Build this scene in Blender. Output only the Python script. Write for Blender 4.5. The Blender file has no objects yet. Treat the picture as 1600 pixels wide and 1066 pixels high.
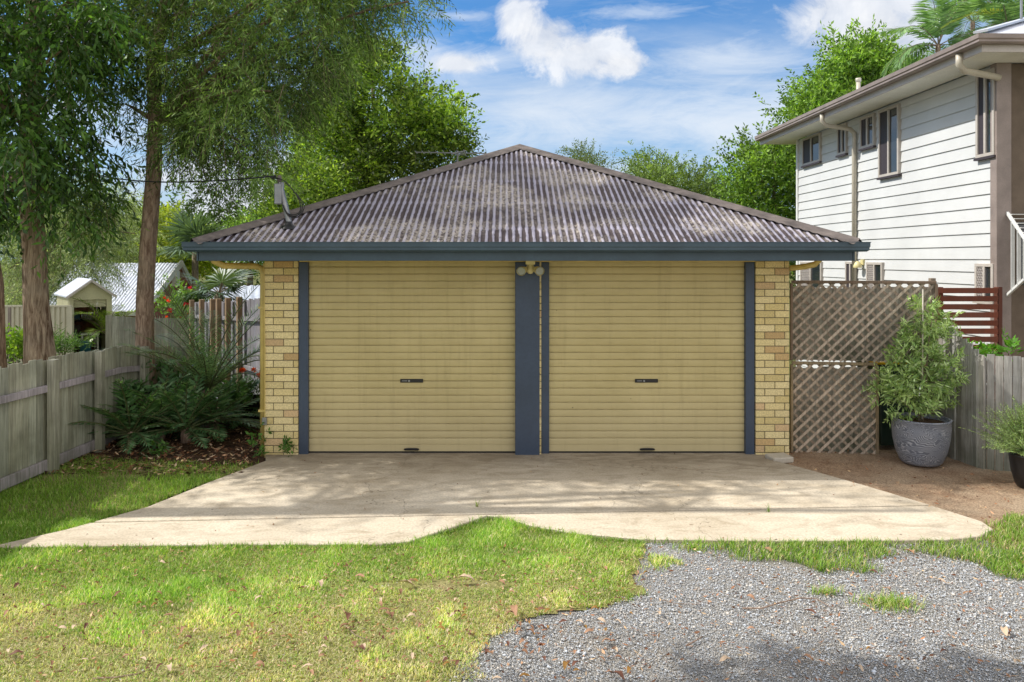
import bpy, bmesh, math, random
import numpy as np
from mathutils import Vector, Matrix, Quaternion
random.seed(7); rng = np.random.default_rng(7)
C = bpy.context.scene.collection
CAMZ = 2.35; F = 1200.0; CX = 790.0; HY = 405.0
R = math.radians

# ------------------------------------------------------------------ survey helpers
def P(px, py, Y):                      # a sighted point at distance Y
    return Vector(((px-CX)/F*Y, Y, CAMZ-(py-HY)/F*Y))
def G(px, py):                         # a sighted point on the ground
    Y = F*CAMZ/(py-HY); return ((px-CX)/F*Y, Y)
def srgb(r, g, b):
    f = lambda c: c/12.92 if c <= .04045 else ((c+.055)/1.055)**2.4
    return (f(r/255), f(g/255), f(b/255))

# ------------------------------------------------------------------ scene objects
ORG = {}
def thing(name, label, cat, loc=(0, 0, 0), group=None, rotz=0):
    o = bpy.data.objects.new(name, None); C.objects.link(o); o.location = loc
    o.rotation_euler = (0, 0, rotz); o.empty_display_size = .1
    ORG[o.name] = Vector(loc) if rotz == 0 else Vector((0, 0, 0))
    o['label'] = label; o['category'] = cat
    if group: o['group'] = group
    return o
def tag(o, label, cat, group=None, kind=None):
    if label: o['label'] = label
    if cat: o['category'] = cat
    if group: o['group'] = group
    if kind: o['kind'] = kind
    return o
def link(name, me, mat, parent=None, smooth=False):
    me.materials.append(mat)
    if smooth: me.shade_smooth()
    o = bpy.data.objects.new(name, me); C.objects.link(o)
    if parent is not None:
        o.parent = parent
        off = ORG.get(parent.name, Vector((0, 0, 0)))
        if off.length > 0: me.transform(Matrix.Translation(-off))
        ORG[o.name] = off
    return o
def base_at(o, loc):                   # put a single-mesh thing's origin at its base
    o.data.transform(Matrix.Translation(-Vector(loc))); o.location = loc
    ORG[o.name] = Vector(loc); return o

def np_mesh(name, V, Q, col=None):
    V = np.asarray(V, np.float32).reshape(-1, 3); Q = np.asarray(Q, np.int32); k = Q.shape[1]
    me = bpy.data.meshes.new(name); me.vertices.add(len(V)); me.vertices.foreach_set('co', V.ravel())
    me.loops.add(Q.size); me.loops.foreach_set('vertex_index', Q.ravel())
    me.polygons.add(len(Q)); me.polygons.foreach_set('loop_start', np.arange(len(Q), dtype=np.int32)*k)
    me.polygons.foreach_set('loop_total', np.full(len(Q), k, np.int32))
    if col is not None:
        a = me.attributes.new('Col', 'FLOAT_COLOR', 'POINT')
        c = np.ones((len(V), 4), np.float32); c[:, :3] = col; a.data.foreach_set('color', c.ravel())
    me.update(calc_edges=True); me.validate(); return me

class MB:
    def __init__(s): s.v = []; s.f = []; s.c = []
    def add(s, vs, fs, col=(1, 1, 1)):
        n = len(s.v); s.v += [tuple(v) for v in vs]; s.f += [tuple(i+n for i in f) for f in fs]
        s.c += [col]*len(vs); return s
    def box(s, x0, x1, y0, y1, z0, z1, col=(1, 1, 1), M=None):
        vs = [(x0,y0,z0),(x1,y0,z0),(x1,y1,z0),(x0,y1,z0),(x0,y0,z1),(x1,y0,z1),(x1,y1,z1),(x0,y1,z1)]
        if M is not None: vs = [M @ Vector(v) for v in vs]
        return s.add(vs, [(0,3,2,1),(4,5,6,7),(0,1,5,4),(1,2,6,5),(2,3,7,6),(3,0,4,7)], col)
    def bar(s, a, b, w, h, up=(0, 0, 1), col=(1, 1, 1)):   # box from a to b: w across, h along up
        a = Vector(a); b = Vector(b); d = (b-a).normalized(); up = Vector(up)
        sd = d.cross(up).normalized(); u = sd.cross(d).normalized()
        vs = []
        for p in (a, b):
            for i, j in ((-1,-1),(1,-1),(1,1),(-1,1)): vs.append(p+sd*(w/2*i)+u*(h/2*j))
        return s.add(vs, [(0,1,2,3),(7,6,5,4),(0,4,5,1),(1,5,6,2),(2,6,7,3),(3,7,4,0)], col)
    def tube(s, path, rad, seg=10, col=(1, 1, 1), cap=True, wob=0):
        path = [Vector(p) for p in path]; n = len(path)
        if not hasattr(rad, '__len__'): rad = [rad]*n
        N0 = len(s.v); up = None
        for i, p in enumerate(path):
            d = (path[min(i+1, n-1)]-path[max(i-1, 0)]).normalized()
            if up is None: up = d.orthogonal().normalized()
            up = (up-d*up.dot(d)).normalized(); sd = d.cross(up)
            for k in range(seg):
                a = 2*math.pi*k/seg; r = rad[i]*(1+(random.uniform(-wob, wob) if wob else 0))
                s.v.append(tuple(p+up*(math.cos(a)*r)+sd*(math.sin(a)*r))); s.c.append(col)
        for i in range(n-1):
            for k in range(seg):
                a = N0+i*seg+k; b = N0+i*seg+(k+1) % seg
                s.f.append((a, b, b+seg, a+seg))
        if cap:
            s.f.append(tuple(N0+k for k in range(seg))[::-1]); s.f.append(tuple(N0+(n-1)*seg+k for k in range(seg)))
        return s
    def lathe(s, c, prof, seg=32, col=(1, 1, 1)):
        N0 = len(s.v); c = Vector(c)
        for r, z in prof:
            for k in range(seg):
                a = 2*math.pi*k/seg; s.v.append((c.x+r*math.cos(a), c.y+r*math.sin(a), c.z+z)); s.c.append(col)
        for i in range(len(prof)-1):
            for k in range(seg):
                a = N0+i*seg+k; b = N0+i*seg+(k+1) % seg; s.f.append((a, b, b+seg, a+seg))
        return s
    def prism(s, poly, ext, col=(1, 1, 1)):                 # polygon of 3d points extruded by vector
        n = len(poly); e = Vector(ext); vs = [Vector(p) for p in poly]+[Vector(p)+e for p in poly]
        return s.add(vs, [tuple(range(n))[::-1], tuple(range(n, 2*n))]+[(i, (i+1) % n, n+(i+1) % n, n+i) for i in range(n)], col)
    def mesh(s, name):
        me = bpy.data.meshes.new(name); me.from_pydata(s.v, [], s.f)
        a = me.attributes.new('Col', 'FLOAT_COLOR', 'POINT')
        c = np.ones((len(s.v), 4), np.float32); c[:, :3] = np.array(s.c, np.float32); a.data.foreach_set('color', c.ravel())
        bm = bmesh.new(); bm.from_mesh(me); bmesh.ops.recalc_face_normals(bm, faces=bm.faces); bm.to_mesh(me); bm.free()
        return me
    def build(s, name, mat, parent=None, smooth=False, bevel=0, seg=1):
        o = link(name, s.mesh(name), mat, parent, smooth)
        if bevel:
            m = o.modifiers.new('bevel', 'BEVEL'); m.width = bevel; m.segments = seg; m.limit_method = 'ANGLE'
        return o

# ------------------------------------------------------------------ materials
class N:
    def __init__(s, name):
        s.m = bpy.data.materials.new(name); s.m.use_nodes = True; s.t = s.m.node_tree; s.t.nodes.clear()
        s.out = s.n('ShaderNodeOutputMaterial'); s.b = s.n('ShaderNodeBsdfPrincipled'); s.l(s.b, s.out, 0, 'Surface')
        s.obj = s.n('ShaderNodeTexCoord').outputs['Object']
    def n(s, t, **k):
        x = s.t.nodes.new(t)
        for a, v in k.items(): setattr(x, a, v)
        return x
    def l(s, a, b, i=0, j=0):
        a = a.outputs[i] if hasattr(a, 'outputs') else a
        s.t.links.new(a, b.inputs[j]); return b
    def set(s, **k):
        for a, v in k.items():
            i = s.b.inputs[a.replace('_', ' ')]
            i.default_value = v if not isinstance(v, tuple) or len(v) == 4 else v+(1,)
        return s
    def vmul(s, vec, sc):
        x = s.n('ShaderNodeMapping'); s.l(vec, x); x.inputs['Scale'].default_value = sc; return x.outputs[0]
    def noise(s, scale=5, detail=4, rough=.6, vec=None, dist=0):
        x = s.n('ShaderNodeTexNoise'); s.l(vec if vec is not None else s.obj, x)
        x.inputs['Scale'].default_value = scale; x.inputs['Detail'].default_value = detail
        x.inputs['Roughness'].default_value = rough; x.inputs['Distortion'].default_value = dist; return x.outputs[0]
    def vor(s, scale, feature='F1', vec=None):
        x = s.n('ShaderNodeTexVoronoi', feature=feature); s.l(vec if vec is not None else s.obj, x); x.inputs['Scale'].default_value = scale; return x
    def ramp(s, f, stops, interp='LINEAR'):
        x = s.n('ShaderNodeValToRGB'); s.l(f, x); cr = x.color_ramp; cr.interpolation = interp
        while len(cr.elements) < len(stops): cr.elements.new(.5)
        for e, (p, c) in zip(cr.elements, stops):
            e.position = p; e.color = (c, c, c, 1) if not isinstance(c, tuple) else c+(1,)
        return x.outputs[0]
    def mix(s, f, a, b, mode='MIX'):
        x = s.n('ShaderNodeMix', data_type='RGBA', blend_type=mode)
        for i, v in ((0, f), (6, a), (7, b)):
            if isinstance(v, tuple): x.inputs[i].default_value = v+(1,)
            elif isinstance(v, (int, float)): x.inputs[i].default_value = v if i == 0 else (v, v, v, 1)
            else: s.l(v, x, 0, i)
        return x.outputs[2]
    def math(s, op, a, b=0, c=0):
        x = s.n('ShaderNodeMath', operation=op)
        for i, v in enumerate((a, b, c)):
            if isinstance(v, (int, float)): x.inputs[i].default_value = v
            else: s.l(v, x, 0, i)
        return x.outputs[0]
    def attr(s, n='Col'):
        x = s.n('ShaderNodeAttribute'); x.attribute_name = n; return x.outputs['Color']
    def col(s, c):
        if isinstance(c, tuple): s.b.inputs['Base Color'].default_value = c+(1,)
        else: s.l(c, s.b, 0, 'Base Color')
        return s
    def bump(s, h, st=.3, d=.01):
        x = s.n('ShaderNodeBump'); x.inputs['Strength'].default_value = st; x.inputs['Distance'].default_value = d
        s.l(h, x, 0, 'Height'); s.l(x, s.b, 0, 'Normal'); return s
    def sep(s, vec=None):
        x = s.n('ShaderNodeSeparateXYZ'); s.l(vec if vec is not None else s.obj, x); return x.outputs

def painted(name, c, rough=.5, var=.12, scale=3, bump=.05, metal=0, spec=.5):
    n = N(name); f = n.noise(scale, 5); f2 = n.noise(scale*14, 3)
    d = tuple(x*(1-var*2) for x in c); l = tuple(min(1, x*(1+var)) for x in c)
    k = n.mix(n.ramp(f, [(.3, 0.), (.7, 1.)]), d, l); k = n.mix(n.ramp(f2, [(.35, .25), (.55, 0.)]), k, tuple(x*.6 for x in c))
    n.col(k).set(Roughness=rough, Metallic=metal); n.b.inputs['Specular IOR Level'].default_value = spec
    n.bump(f2, bump, .004); return n.m
def attr_wood(name, mult=(1, 1, 1), green=.0, dark=.45):
    n = N(name); v = n.vmul(n.obj, (28, 28, 1.6)); g = n.noise(1.6, 6, .65, v); g2 = n.noise(2.2, 4, .6)
    k = n.mix(1.0, n.attr(), mult, 'MULTIPLY')
    k = n.mix(n.ramp(g, [(.36, dark), (.62, 0.)]), k, (.05, .045, .04))
    k = n.mix(n.ramp(g2, [(.45, 0.), (.75, .5)]), k, (.10, .095, .075))
    z = n.sep()[2]
    if green: k = n.mix(n.math('MULTIPLY', n.ramp(z, [(.0, green), (.9, .0)]), g2), k, (.09, .11, .04))
    n.col(k).set(Roughness=.9); n.b.inputs['Specular IOR Level'].default_value = .15; n.bump(g, .5, .004); return n.m
def leafmat(name, trans=.35, rough=.45, spec=.35):
    n = N(name); a = n.attr(); n.col(a).set(Roughness=rough); n.b.inputs['Specular IOR Level'].default_value = spec
    t = n.n('ShaderNodeBsdfTranslucent'); n.l(n.mix(1.0, a, (1.5, 1.6, .55), 'MULTIPLY'), t)
    m = n.n('ShaderNodeMixShader'); m.inputs[0].default_value = trans
    n.l(n.b, m, 0, 1); n.l(t, m, 0, 2); n.l(m, n.out, 0, 'Surface'); return n.m
def bark(name, c1, c2, sc=(9, 9, 1.6), bump=.9):
    n = N(name); v = n.vmul(n.obj, sc); g = n.noise(2.4, 7, .7, v, .5); g2 = n.noise(1.7, 3)
    k = n.mix(n.ramp(g, [(.38, 0.), (.62, 1.)]), c1, c2); k = n.mix(n.ramp(g2, [(.5, 0.), (.75, .5)]), k, (.2, .19, .15))
    n.col(k).set(Roughness=.95); n.b.inputs['Specular IOR Level'].default_value = .1; n.bump(g, bump, .03); return n.m

# concrete
def mk_concrete():
    n = N('concrete'); a = n.noise(.9, 6, .6); b = n.noise(45, 4, .7); s = n.noise(2.1, 6, .7, n.vmul(n.obj, (1, 2.2, 1)), 1.2)
    k = n.mix(n.ramp(a, [(.3, 0.), (.7, 1.)]), srgb(194, 180, 156), srgb(226, 214, 192))
    k = n.mix(n.ramp(s, [(.48, 0.), (.72, .65)]), k, srgb(150, 132, 104))
    k = n.mix(n.ramp(b, [(.35, .4), (.6, 0.)]), k, srgb(128, 118, 100))
    sp = n.vor(5.5); spc = n.n('ShaderNodeSeparateColor'); n.l(sp.outputs['Color'], spc)
    k = n.mix(n.math('MULTIPLY', n.ramp(sp.outputs[0], [(.045, .8), (.075, 0.)]), n.ramp(spc.outputs[0], [(.5, 0.), (.55, 1.)])), k, srgb(86, 68, 54))
    hr = n.noise(60, 3, .6, n.vmul(n.obj, (.05, 1, 1))); k = n.mix(n.ramp(hr, [(.55, 0.), (.75, .22)]), k, srgb(140, 126, 104))
    wv = n.n('ShaderNodeVectorMath', operation='ADD'); n.l(n.obj, wv); cn = n.n('ShaderNodeTexNoise'); n.l(n.obj, cn); cn.inputs['Scale'].default_value = 2.2; cn.inputs['Detail'].default_value = 5; n.l(cn.outputs['Color'], wv, 0, 1)
    ck = n.vor(.42, 'DISTANCE_TO_EDGE', wv.outputs[0]); k = n.mix(n.ramp(ck.outputs[0], [(.0015, .55), (.004, 0.)]), k, srgb(92, 80, 64))
    y = n.sep()[1]   # darker towards the doors
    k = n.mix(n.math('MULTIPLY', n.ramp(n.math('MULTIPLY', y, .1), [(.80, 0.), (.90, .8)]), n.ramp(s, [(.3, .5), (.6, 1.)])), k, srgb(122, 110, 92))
    n.col(k).set(Roughness=.85); n.bump(b, .25, .004); return n.m
def mk_soil(name, c1, c2, c3, sc=6):
    n = N(name); a = n.noise(sc, 8, .75); b = n.noise(60, 5, .8); c = n.noise(1.3, 3)
    k = n.mix(n.ramp(a, [(.35, 0.), (.65, 1.)]), c1, c2); k = n.mix(n.ramp(c, [(.4, 0.), (.65, .8)]), k, c3)
    k = n.mix(n.ramp(b, [(.38, .8), (.55, 0.)]), k, tuple(x*.35 for x in c1))
    v = n.vor(38); k = n.mix(n.ramp(v.outputs[0], [(.12, .6), (.2, 0.)]), k, srgb(190, 165, 135))
    n.col(k).set(Roughness=1.); n.b.inputs['Specular IOR Level'].default_value = .1; n.bump(n.math('ADD', a, b), .8, .03); return n.m
def mk_roof():
    n = N('weathered_roof_sheet'); cr = n.attr('Col')       # Col.r crest, Col.g distance up slope in m
    s = n.n('ShaderNodeSeparateColor'); n.l(cr, s); crest, up = s.outputs[0], s.outputs[1]
    g = n.noise(3.0, 7, .75, n.vmul(n.obj, (4, 1.2, 1.2))); g2 = n.noise(26, 5, .75); g3 = n.noise(1.1, 4)
    row = n.math('PINGPONG', n.math('ADD', up, .45), .45)     # screw rows every 0.9 m
    rw = n.ramp(row, [(0.0, .35), (.09, 0.)])
    th = n.math('ADD', n.math('ADD', crest, n.math('MULTIPLY', n.math('SUBTRACT', g, .5), 1.7)), rw)
    th = n.math('ADD', th, n.math('MULTIPLY', n.math('SUBTRACT', g2, .5), .35))
    k = n.mix(n.ramp(th, [(.52, 0.), (.80, 1.)]), srgb(74, 64, 64), srgb(168, 164, 178))
    k = n.mix(n.ramp(g2, [(.5, 0.), (.72, .45)]), k, srgb(120, 108, 96))
    k = n.mix(n.math('MULTIPLY', n.ramp(g3, [(.46, 0.), (.62, .75)]), n.ramp(g2, [(.42, 0.), (.56, 1.)])), k, srgb(200, 190, 174)); k = n.mix(n.ramp(g3, [(.28, .45), (.42, 0.)]), k, srgb(70, 62, 60))
    n.col(k).set(Roughness=.75); n.b.inputs['Specular IOR Level'].default_value = .25; n.bump(g2, .3, .004); return n.m
def mk_door():
    n = N('cream_roller_curtain'); a = n.noise(1.2, 4); b = n.noise(9, 5, .7, n.vmul(n.obj, (.35, 1, 2.5)))
    k = n.mix(n.ramp(a, [(.3, 0.), (.7, 1.)]), srgb(182, 168, 118), srgb(196, 182, 132))
    k = n.mix(n.ramp(b, [(.5, 0.), (.78, .3)]), k, srgb(150, 134, 92))
    st = n.noise(7, 5, .7, n.vmul(n.obj, (1.6, 1, .12))); k = n.mix(n.ramp(st, [(.52, 0.), (.75, .3)]), k, srgb(138, 122, 84))
    v = n.vor(3.2); k = n.mix(n.ramp(v.outputs[0], [(.02, .8), (.035, 0.)]), k, srgb(70, 58, 40))
    z = n.sep()[2]; k = n.mix(n.ramp(z, [(.05, .45), (.9, 0.)]), k, srgb(184, 172, 142))
    n.col(k).set(Roughness=.42); n.b.inputs['Specular IOR Level'].default_value = .35; n.bump(n.noise(1.8, 2), .25, .03); return n.m
def mk_corr(name, c, c2, per, axis=0, rough=.45):
    n = N(name); g = n.noise(2, 4); k = n.mix(n.ramp(g, [(.35, 0.), (.7, 1.)]), c, c2)
    n.col(k).set(Roughness=rough, Metallic=.1); return n.m
def mk_glass(name, c=(.02, .025, .03)):
    n = N(name); n.col(c).set(Roughness=.04); n.b.inputs['Specular IOR Level'].default_value = .9; n.bump(n.noise(1.3, 2), .06, .02); return n.m
def mk_siding():
    n = N('white_weatherboard'); a = n.noise(1.1, 4); b = n.noise(5, 5, .7, n.vmul(n.obj, (1, .3, 2)))
    k = n.mix(n.ramp(a, [(.3, 0.), (.7, 1.)]), srgb(196, 197, 195), srgb(208, 209, 207))
    k = n.mix(n.ramp(b, [(.55, 0.), (.85, .25)]), k, srgb(180, 176, 165))
    n.col(k).set(Roughness=.55); n.b.inputs['Specular IOR Level'].default_value = .3; return n.m
def mk_attr(name, rough=.85, spec=.2, nz=30, bump=.3, amt=.35):
    n = N(name); b = n.noise(nz, 5, .7); k = n.mix(n.ramp(b, [(.4, amt), (.6, 0.)]), n.attr(), (.08, .06, .04))
    n.col(k).set(Roughness=rough); n.b.inputs['Specular IOR Level'].default_value = spec; n.bump(b, bump, .004); return n.m
def mk_pot():
    n = N('wood_grain_glaze'); a = n.noise(1.5, 3, .5, n.vmul(n.obj, (1, 1, 2.5)), 1.5)
    w = n.math('SINE', n.math('MULTIPLY', n.math('ADD', n.math('MULTIPLY', n.sep()[2], 1.4), a), 190))
    k = n.mix(n.ramp(w, [(.25, 0.), (.75, 1.)]), srgb(104, 108, 118), srgb(176, 178, 184)); g = n.noise(4, 4)
    k = n.mix(n.ramp(g, [(.4, 0.), (.7, .6)]), k, srgb(104, 112, 128)); n.col(k).set(Roughness=.4); n.bump(w, .2, .004); return n.m
def mk_gravel():
    n = N('crushed_gravel'); v = n.vor(110); c = n.n('ShaderNodeSeparateColor'); n.l(v.outputs['Color'], c)
    k = n.mix(n.ramp(c.outputs[0], [(0., 0.), (1., 1.)]), srgb(142, 142, 140), srgb(204, 204, 200)); b = n.noise(1.2, 5)
    k = n.mix(n.ramp(v.outputs[0], [(.35, 0.), (.75, .7)]), k, srgb(128, 120, 108)); k = n.mix(n.ramp(b, [(.48, 0.), (.72, .6)]), k, srgb(165, 150, 126))
    n.col(k).set(Roughness=.95); n.bump(n.math('SUBTRACT', 1, v.outputs[0]), 1., .02); return n.m

M = dict(leafstem=painted('green_stalk', srgb(88, 96, 56), .6, .1, 6), 
 concrete=mk_concrete(), roof=mk_roof(), door=mk_door(), siding=mk_siding(), pot=mk_pot(), gravel=mk_gravel(),
 navy=painted('navy_paint', srgb(58, 72, 92), .4, .12, 2, .04), gutter=painted('blue_grey_gutter', srgb(60, 80, 92), .35, .12, 3, .02),
 brick=mk_attr('cream_brick', .85, .2, 55, .5, .3), mortar=painted('grey_mortar', srgb(122, 114, 88), .95, .15, 20, .3),
 cream=painted('cream_paint', srgb(208, 186, 112), .4, .1, 4, .03), black=painted('black_plastic', srgb(28, 28, 30), .4, .1, 6),
 steel=painted('galvanised_steel', srgb(150, 152, 152), .4, .12, 12, .05, .6), cap=painted('lichen_ridge_capping', srgb(116, 106, 100), .85, .25, 5, .2),
 lamp=painted('cream_lamp_shell', srgb(216, 205, 150), .4, .06, 6), lens=mk_glass('lamp_lens', (.35, .36, .34)),
 glass=mk_glass('dark_window_glass'), frame=painted('beige_window_frame', srgb(186, 178, 168), .4, .06, 5), screen=painted('dark_fly_screen', srgb(58, 50, 54), .6, .1, 40),
 soffit=painted('cream_soffit', srgb(236, 235, 224), .6, .05, 3), hgutter=painted('brown_gutter', srgb(146, 132, 124), .4, .12, 4), fascia=painted('grey_fascia', srgb(198, 190, 182), .5, .06, 3),
 taupe=painted('taupe_render', srgb(112, 98, 84), .9, .12, 5, .2), pipe=painted('beige_downpipe', srgb(192, 184, 166), .4, .06, 4),
 white=painted('white_paint', srgb(222, 222, 218), .5, .05, 5), zinc=mk_corr('zincalume', srgb(178, 184, 196), srgb(204, 208, 216), .1),
 wood=attr_wood('weathered_paling', green=.8), lat=attr_wood('lattice_timber', dark=.5), merbau=attr_wood('merbau_slats', dark=.3),
 leaf=leafmat('leaf_surface', .35, .55, .25), waxy=leafmat('waxy_leaf_surface', .24, .42, .4), grass=leafmat('grass_blade', .4, .55, .25), dead=leafmat('dry_leaf', .15, .7, .2),
 barkA=bark('rough_grey_bark', srgb(104, 82, 66), srgb(186, 166, 144), (10, 10, 1.3), 1.), barkB=bark('red_brown_bark', srgb(112, 90, 76), srgb(176, 154, 136), (11, 11, 2.2), .7),
 barkC=bark('pale_branch_bark', srgb(92, 80, 64), srgb(150, 138, 116)),
 soil=mk_soil('bare_sandy_soil', srgb(160, 130, 104), srgb(198, 170, 140), srgb(206, 184, 156)), mulch=mk_soil('dark_bark_mulch', srgb(66, 50, 40), srgb(108, 86, 68), srgb(120, 98, 78), 9),
 lawnsoil=mk_soil('lawn_thatch', srgb(140, 146, 74), srgb(176, 172, 108), srgb(190, 174, 130), 5), yard=mk_soil('distant_yard', srgb(80, 92, 44), srgb(112, 118, 62), srgb(120, 110, 76), .8),
 stone=mk_attr('gravel_stone', .9, .2, 90, .2, .2), binm=painted('green_bin_plastic', srgb(38, 58, 48), .45, .1, 4), lid=painted('yellow_bin_lid', srgb(236, 190, 20), .4, .05, 4),
 redbrick=painted('red_brown_brick', srgb(156, 104, 84), .9, .3, 14, .4), colorb=painted('pale_steel_sheet', srgb(196, 190, 168), .45, .06, 3), shedm=painted('cream_steel_sheet', srgb(206, 202, 164), .45, .06, 3),
 dark=painted('dark_interior', srgb(60, 50, 46), .9, .2, 4), blue=painted('blue_plastic', srgb(56, 118, 150), .4, .1, 5), paver=painted('grey_paver', srgb(128, 126, 138), .85, .15, 6, .2),
 attr=mk_attr('mixed_paint', .6, .3, 20, .05, .12))

# ------------------------------------------------------------------ numeric helpers
_lat = rng.random((64, 64))
def vnoise(x, y, s):
    x = np.asarray(x)*s; y = np.asarray(y)*s; xi = np.floor(x).astype(int); yi = np.floor(y).astype(int); fx = x-xi; fy = y-yi
    fx = fx*fx*(3-2*fx); fy = fy*fy*(3-2*fy); g = lambda i, j: _lat[i % 64, j % 64]
    return (g(xi, yi)*(1-fx)+g(xi+1, yi)*fx)*(1-fy)+(g(xi, yi+1)*(1-fx)+g(xi+1, yi+1)*fx)*fy
def inpoly(x, y, poly):
    c = np.zeros(len(x), bool); n = len(poly)
    for i in range(n):
        x1, y1 = poly[i]; x2, y2 = poly[i-1]
        k = ((y1 > y) != (y2 > y)) & (x < (x2-x1)*(y-y1)/((y2-y1) if y2 != y1 else 1e-9)+x1); c ^= k
    return c
def unit(a): return a/np.maximum(np.linalg.norm(a, axis=-1, keepdims=True), 1e-9)
def leaf_geo(Pt, D, S, L, W, fold=.0):
    """one quad per leaf: base, side, tip, side"""
    L = np.asarray(L).reshape(-1, 1); W = np.asarray(W).reshape(-1, 1); n = len(Pt)
    nr = unit(np.cross(D, S)); mid = Pt+D*L*.45
    V = np.stack([Pt, mid+S*W*.5+nr*L*.06, Pt+D*L, mid-S*W*.5+nr*L*.06], 1)
    Q = np.arange(n*4).reshape(n, 4); return V.reshape(-1, 3), Q
def palette(n, cols, jit=.18):
    cols = np.array(cols); w = rng.random(n); k = rng.integers(0, len(cols), n)
    c = cols[k]*(1+rng.normal(0, jit, (n, 1))); return np.clip(c, .003, 1)
def sprays(starts, dirs, length, per, leaf, droop=.5, ang=50, cols=((.05, .1, .02),), jit=.2, tipdroop=0.0, clumpcol=None):
    """leafy twigs. returns leaf verts, quads, colours and twig paths"""
    n = len(starts); length = np.asarray(length)*np.ones(n); t = (np.arange(per)+.6)/per
    d0 = unit(dirs); g = np.array([0, 0, -1.])
    pos = starts[:, None]+d0[:, None]*(t[None, :, None]*length[:, None, None])+g*(droop*(t**2)[None, :, None]*length[:, None, None])
    tan = unit(d0[:, None]+g*(2*droop*t[None, :, None]))
    side = unit(np.cross(tan, rng.normal(0, 1, (n, 1, 3))+np.zeros_like(tan)))
    sg = np.where(np.arange(per) % 2 == 0, 1., -1.)[None, :, None]
    rr = rng.normal(0, .35, pos.shape)
    a = math.radians(ang); D = unit(tan*math.cos(a)+side*sg*math.sin(a)+rr*.6+g*tipdroop)
    Pt = pos.reshape(-1, 3); D = D.reshape(-1, 3); S = unit(np.cross(D, rng.normal(0, 1, D.shape)))
    k = len(Pt); L = leaf[0]*rng.uniform(.6, 1.25, k); W = leaf[1]*rng.uniform(.7, 1.2, k)
    V, Q = leaf_geo(Pt, D, S, L, W)
    c = palette(k, cols, jit)
    if clumpcol is not None: c = c*np.repeat(clumpcol, per)[:, None]
    return V, Q, np.repeat(c, 4, 0), pos
def merge(parts):
    V = []; Q = []; Cc = []; n = 0
    for v, q, c in parts: V.append(v); Q.append(q+n); Cc.append(c); n += len(v)
    return np.concatenate(V), np.concatenate(Q), np.concatenate(Cc)
def twigmesh(pos, r, every=1):
    """thin 3-sided twigs along (n,k,3) paths"""
    pos = pos[::every]; n, k, _ = pos.shape; a = np.array([0, 2.09, 4.19])
    ring = np.stack([np.cos(a), np.sin(a), 0*a], 1)*r
    V = pos[:, :, None, :]+ring[None, None]*np.linspace(1, .4, k)[None, :, None, None]
    idx = np.arange(n*k*3).reshape(n, k, 3); A = idx[:, :-1]; B = idx[:, 1:]
    Q = np.stack([A, np.roll(A, -1, 2), np.roll(B, -1, 2), B], -1).reshape(-1, 4)
    return V.reshape(-1, 3), Q
def curve(a, b, n=7, sag=.0, wob=.1):
    a = Vector(a); b = Vector(b); L = (b-a).length; off = Vector((random.uniform(-1, 1), random.uniform(-1, 1), random.uniform(-.5, .5)))*wob*L
    return [a.lerp(b, t)+off*math.sin(t*math.pi)+Vector((0, 0, sag*L*(math.sin(t*math.pi*.5)-t))) for t in [i/(n-1) for i in range(n)]]
def ell_clumps(c, r, n, hollow=.55):
    d = unit(rng.normal(0, 1, (n, 3))); k = rng.uniform(hollow, 1, (n, 1)); return np.array(c)+d*k*np.array(r)

def tree(name, label, cat, base, trunk, clumps, ntw, cr, tl, per, leaf, cols, limbs=10, barkm='barkC', droop=.4, up=0., ang=50, mat='leaf', group=None, tipdroop=0., twig_r=.004, tw_every=3, jit=.22, cvar=.35):
    """trunk: list of (point, radius). clumps: (n,3) centres. cr: clump radius"""
    t = thing(name, label, cat, base, group)
    mb = MB(); mb.tube([p for p, r in trunk], [r for p, r in trunk], 14, wob=.05)
    tp = [Vector(p) for p, r in trunk]; tr = [r for p, r in trunk]
    order = rng.permutation(len(clumps))[:limbs]
    for i in order:
        c = Vector(clumps[i]); jm = max(1, int(len(tp)*.5)); cand = [j for j in range(jm, len(tp)) if tp[j].z < c.z+.3] or [jm]
        j = min(cand, key=lambda q: abs((c.z-tp[q].z)-.45*(c-tp[q]).length)); r0 = min(tr[j]*.45, .09)
        mb.tube(curve(tp[j], c, 8, .3, .08), np.linspace(r0, .012, 8).tolist(), 7, cap=False)
    mb.build('trunk', M[barkm], t, True)
    k = rng.integers(0, len(clumps), ntw); off = rng.normal(0, 1, (ntw, 3))*.55
    st = clumps[k]+off*cr; cc = clumps.mean(0); dr = unit(off+.5*unit(st-cc)+rng.normal(0, .5, (ntw, 3))+np.array([0, 0, up]))
    br = (1+rng.uniform(-cvar, cvar, len(clumps)))[k]
    V, Q, cl, pos = sprays(st, dr, tl*rng.uniform(.6, 1.3, ntw), per, leaf, droop, ang, cols, jit, tipdroop, br)
    link('crown', np_mesh('crown', V, Q, cl), M[mat], t)
    tv, tq = twigmesh(pos, twig_r, tw_every); link('twigs', np_mesh('twigs', tv, tq), M[barkm], t)
    return t

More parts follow.
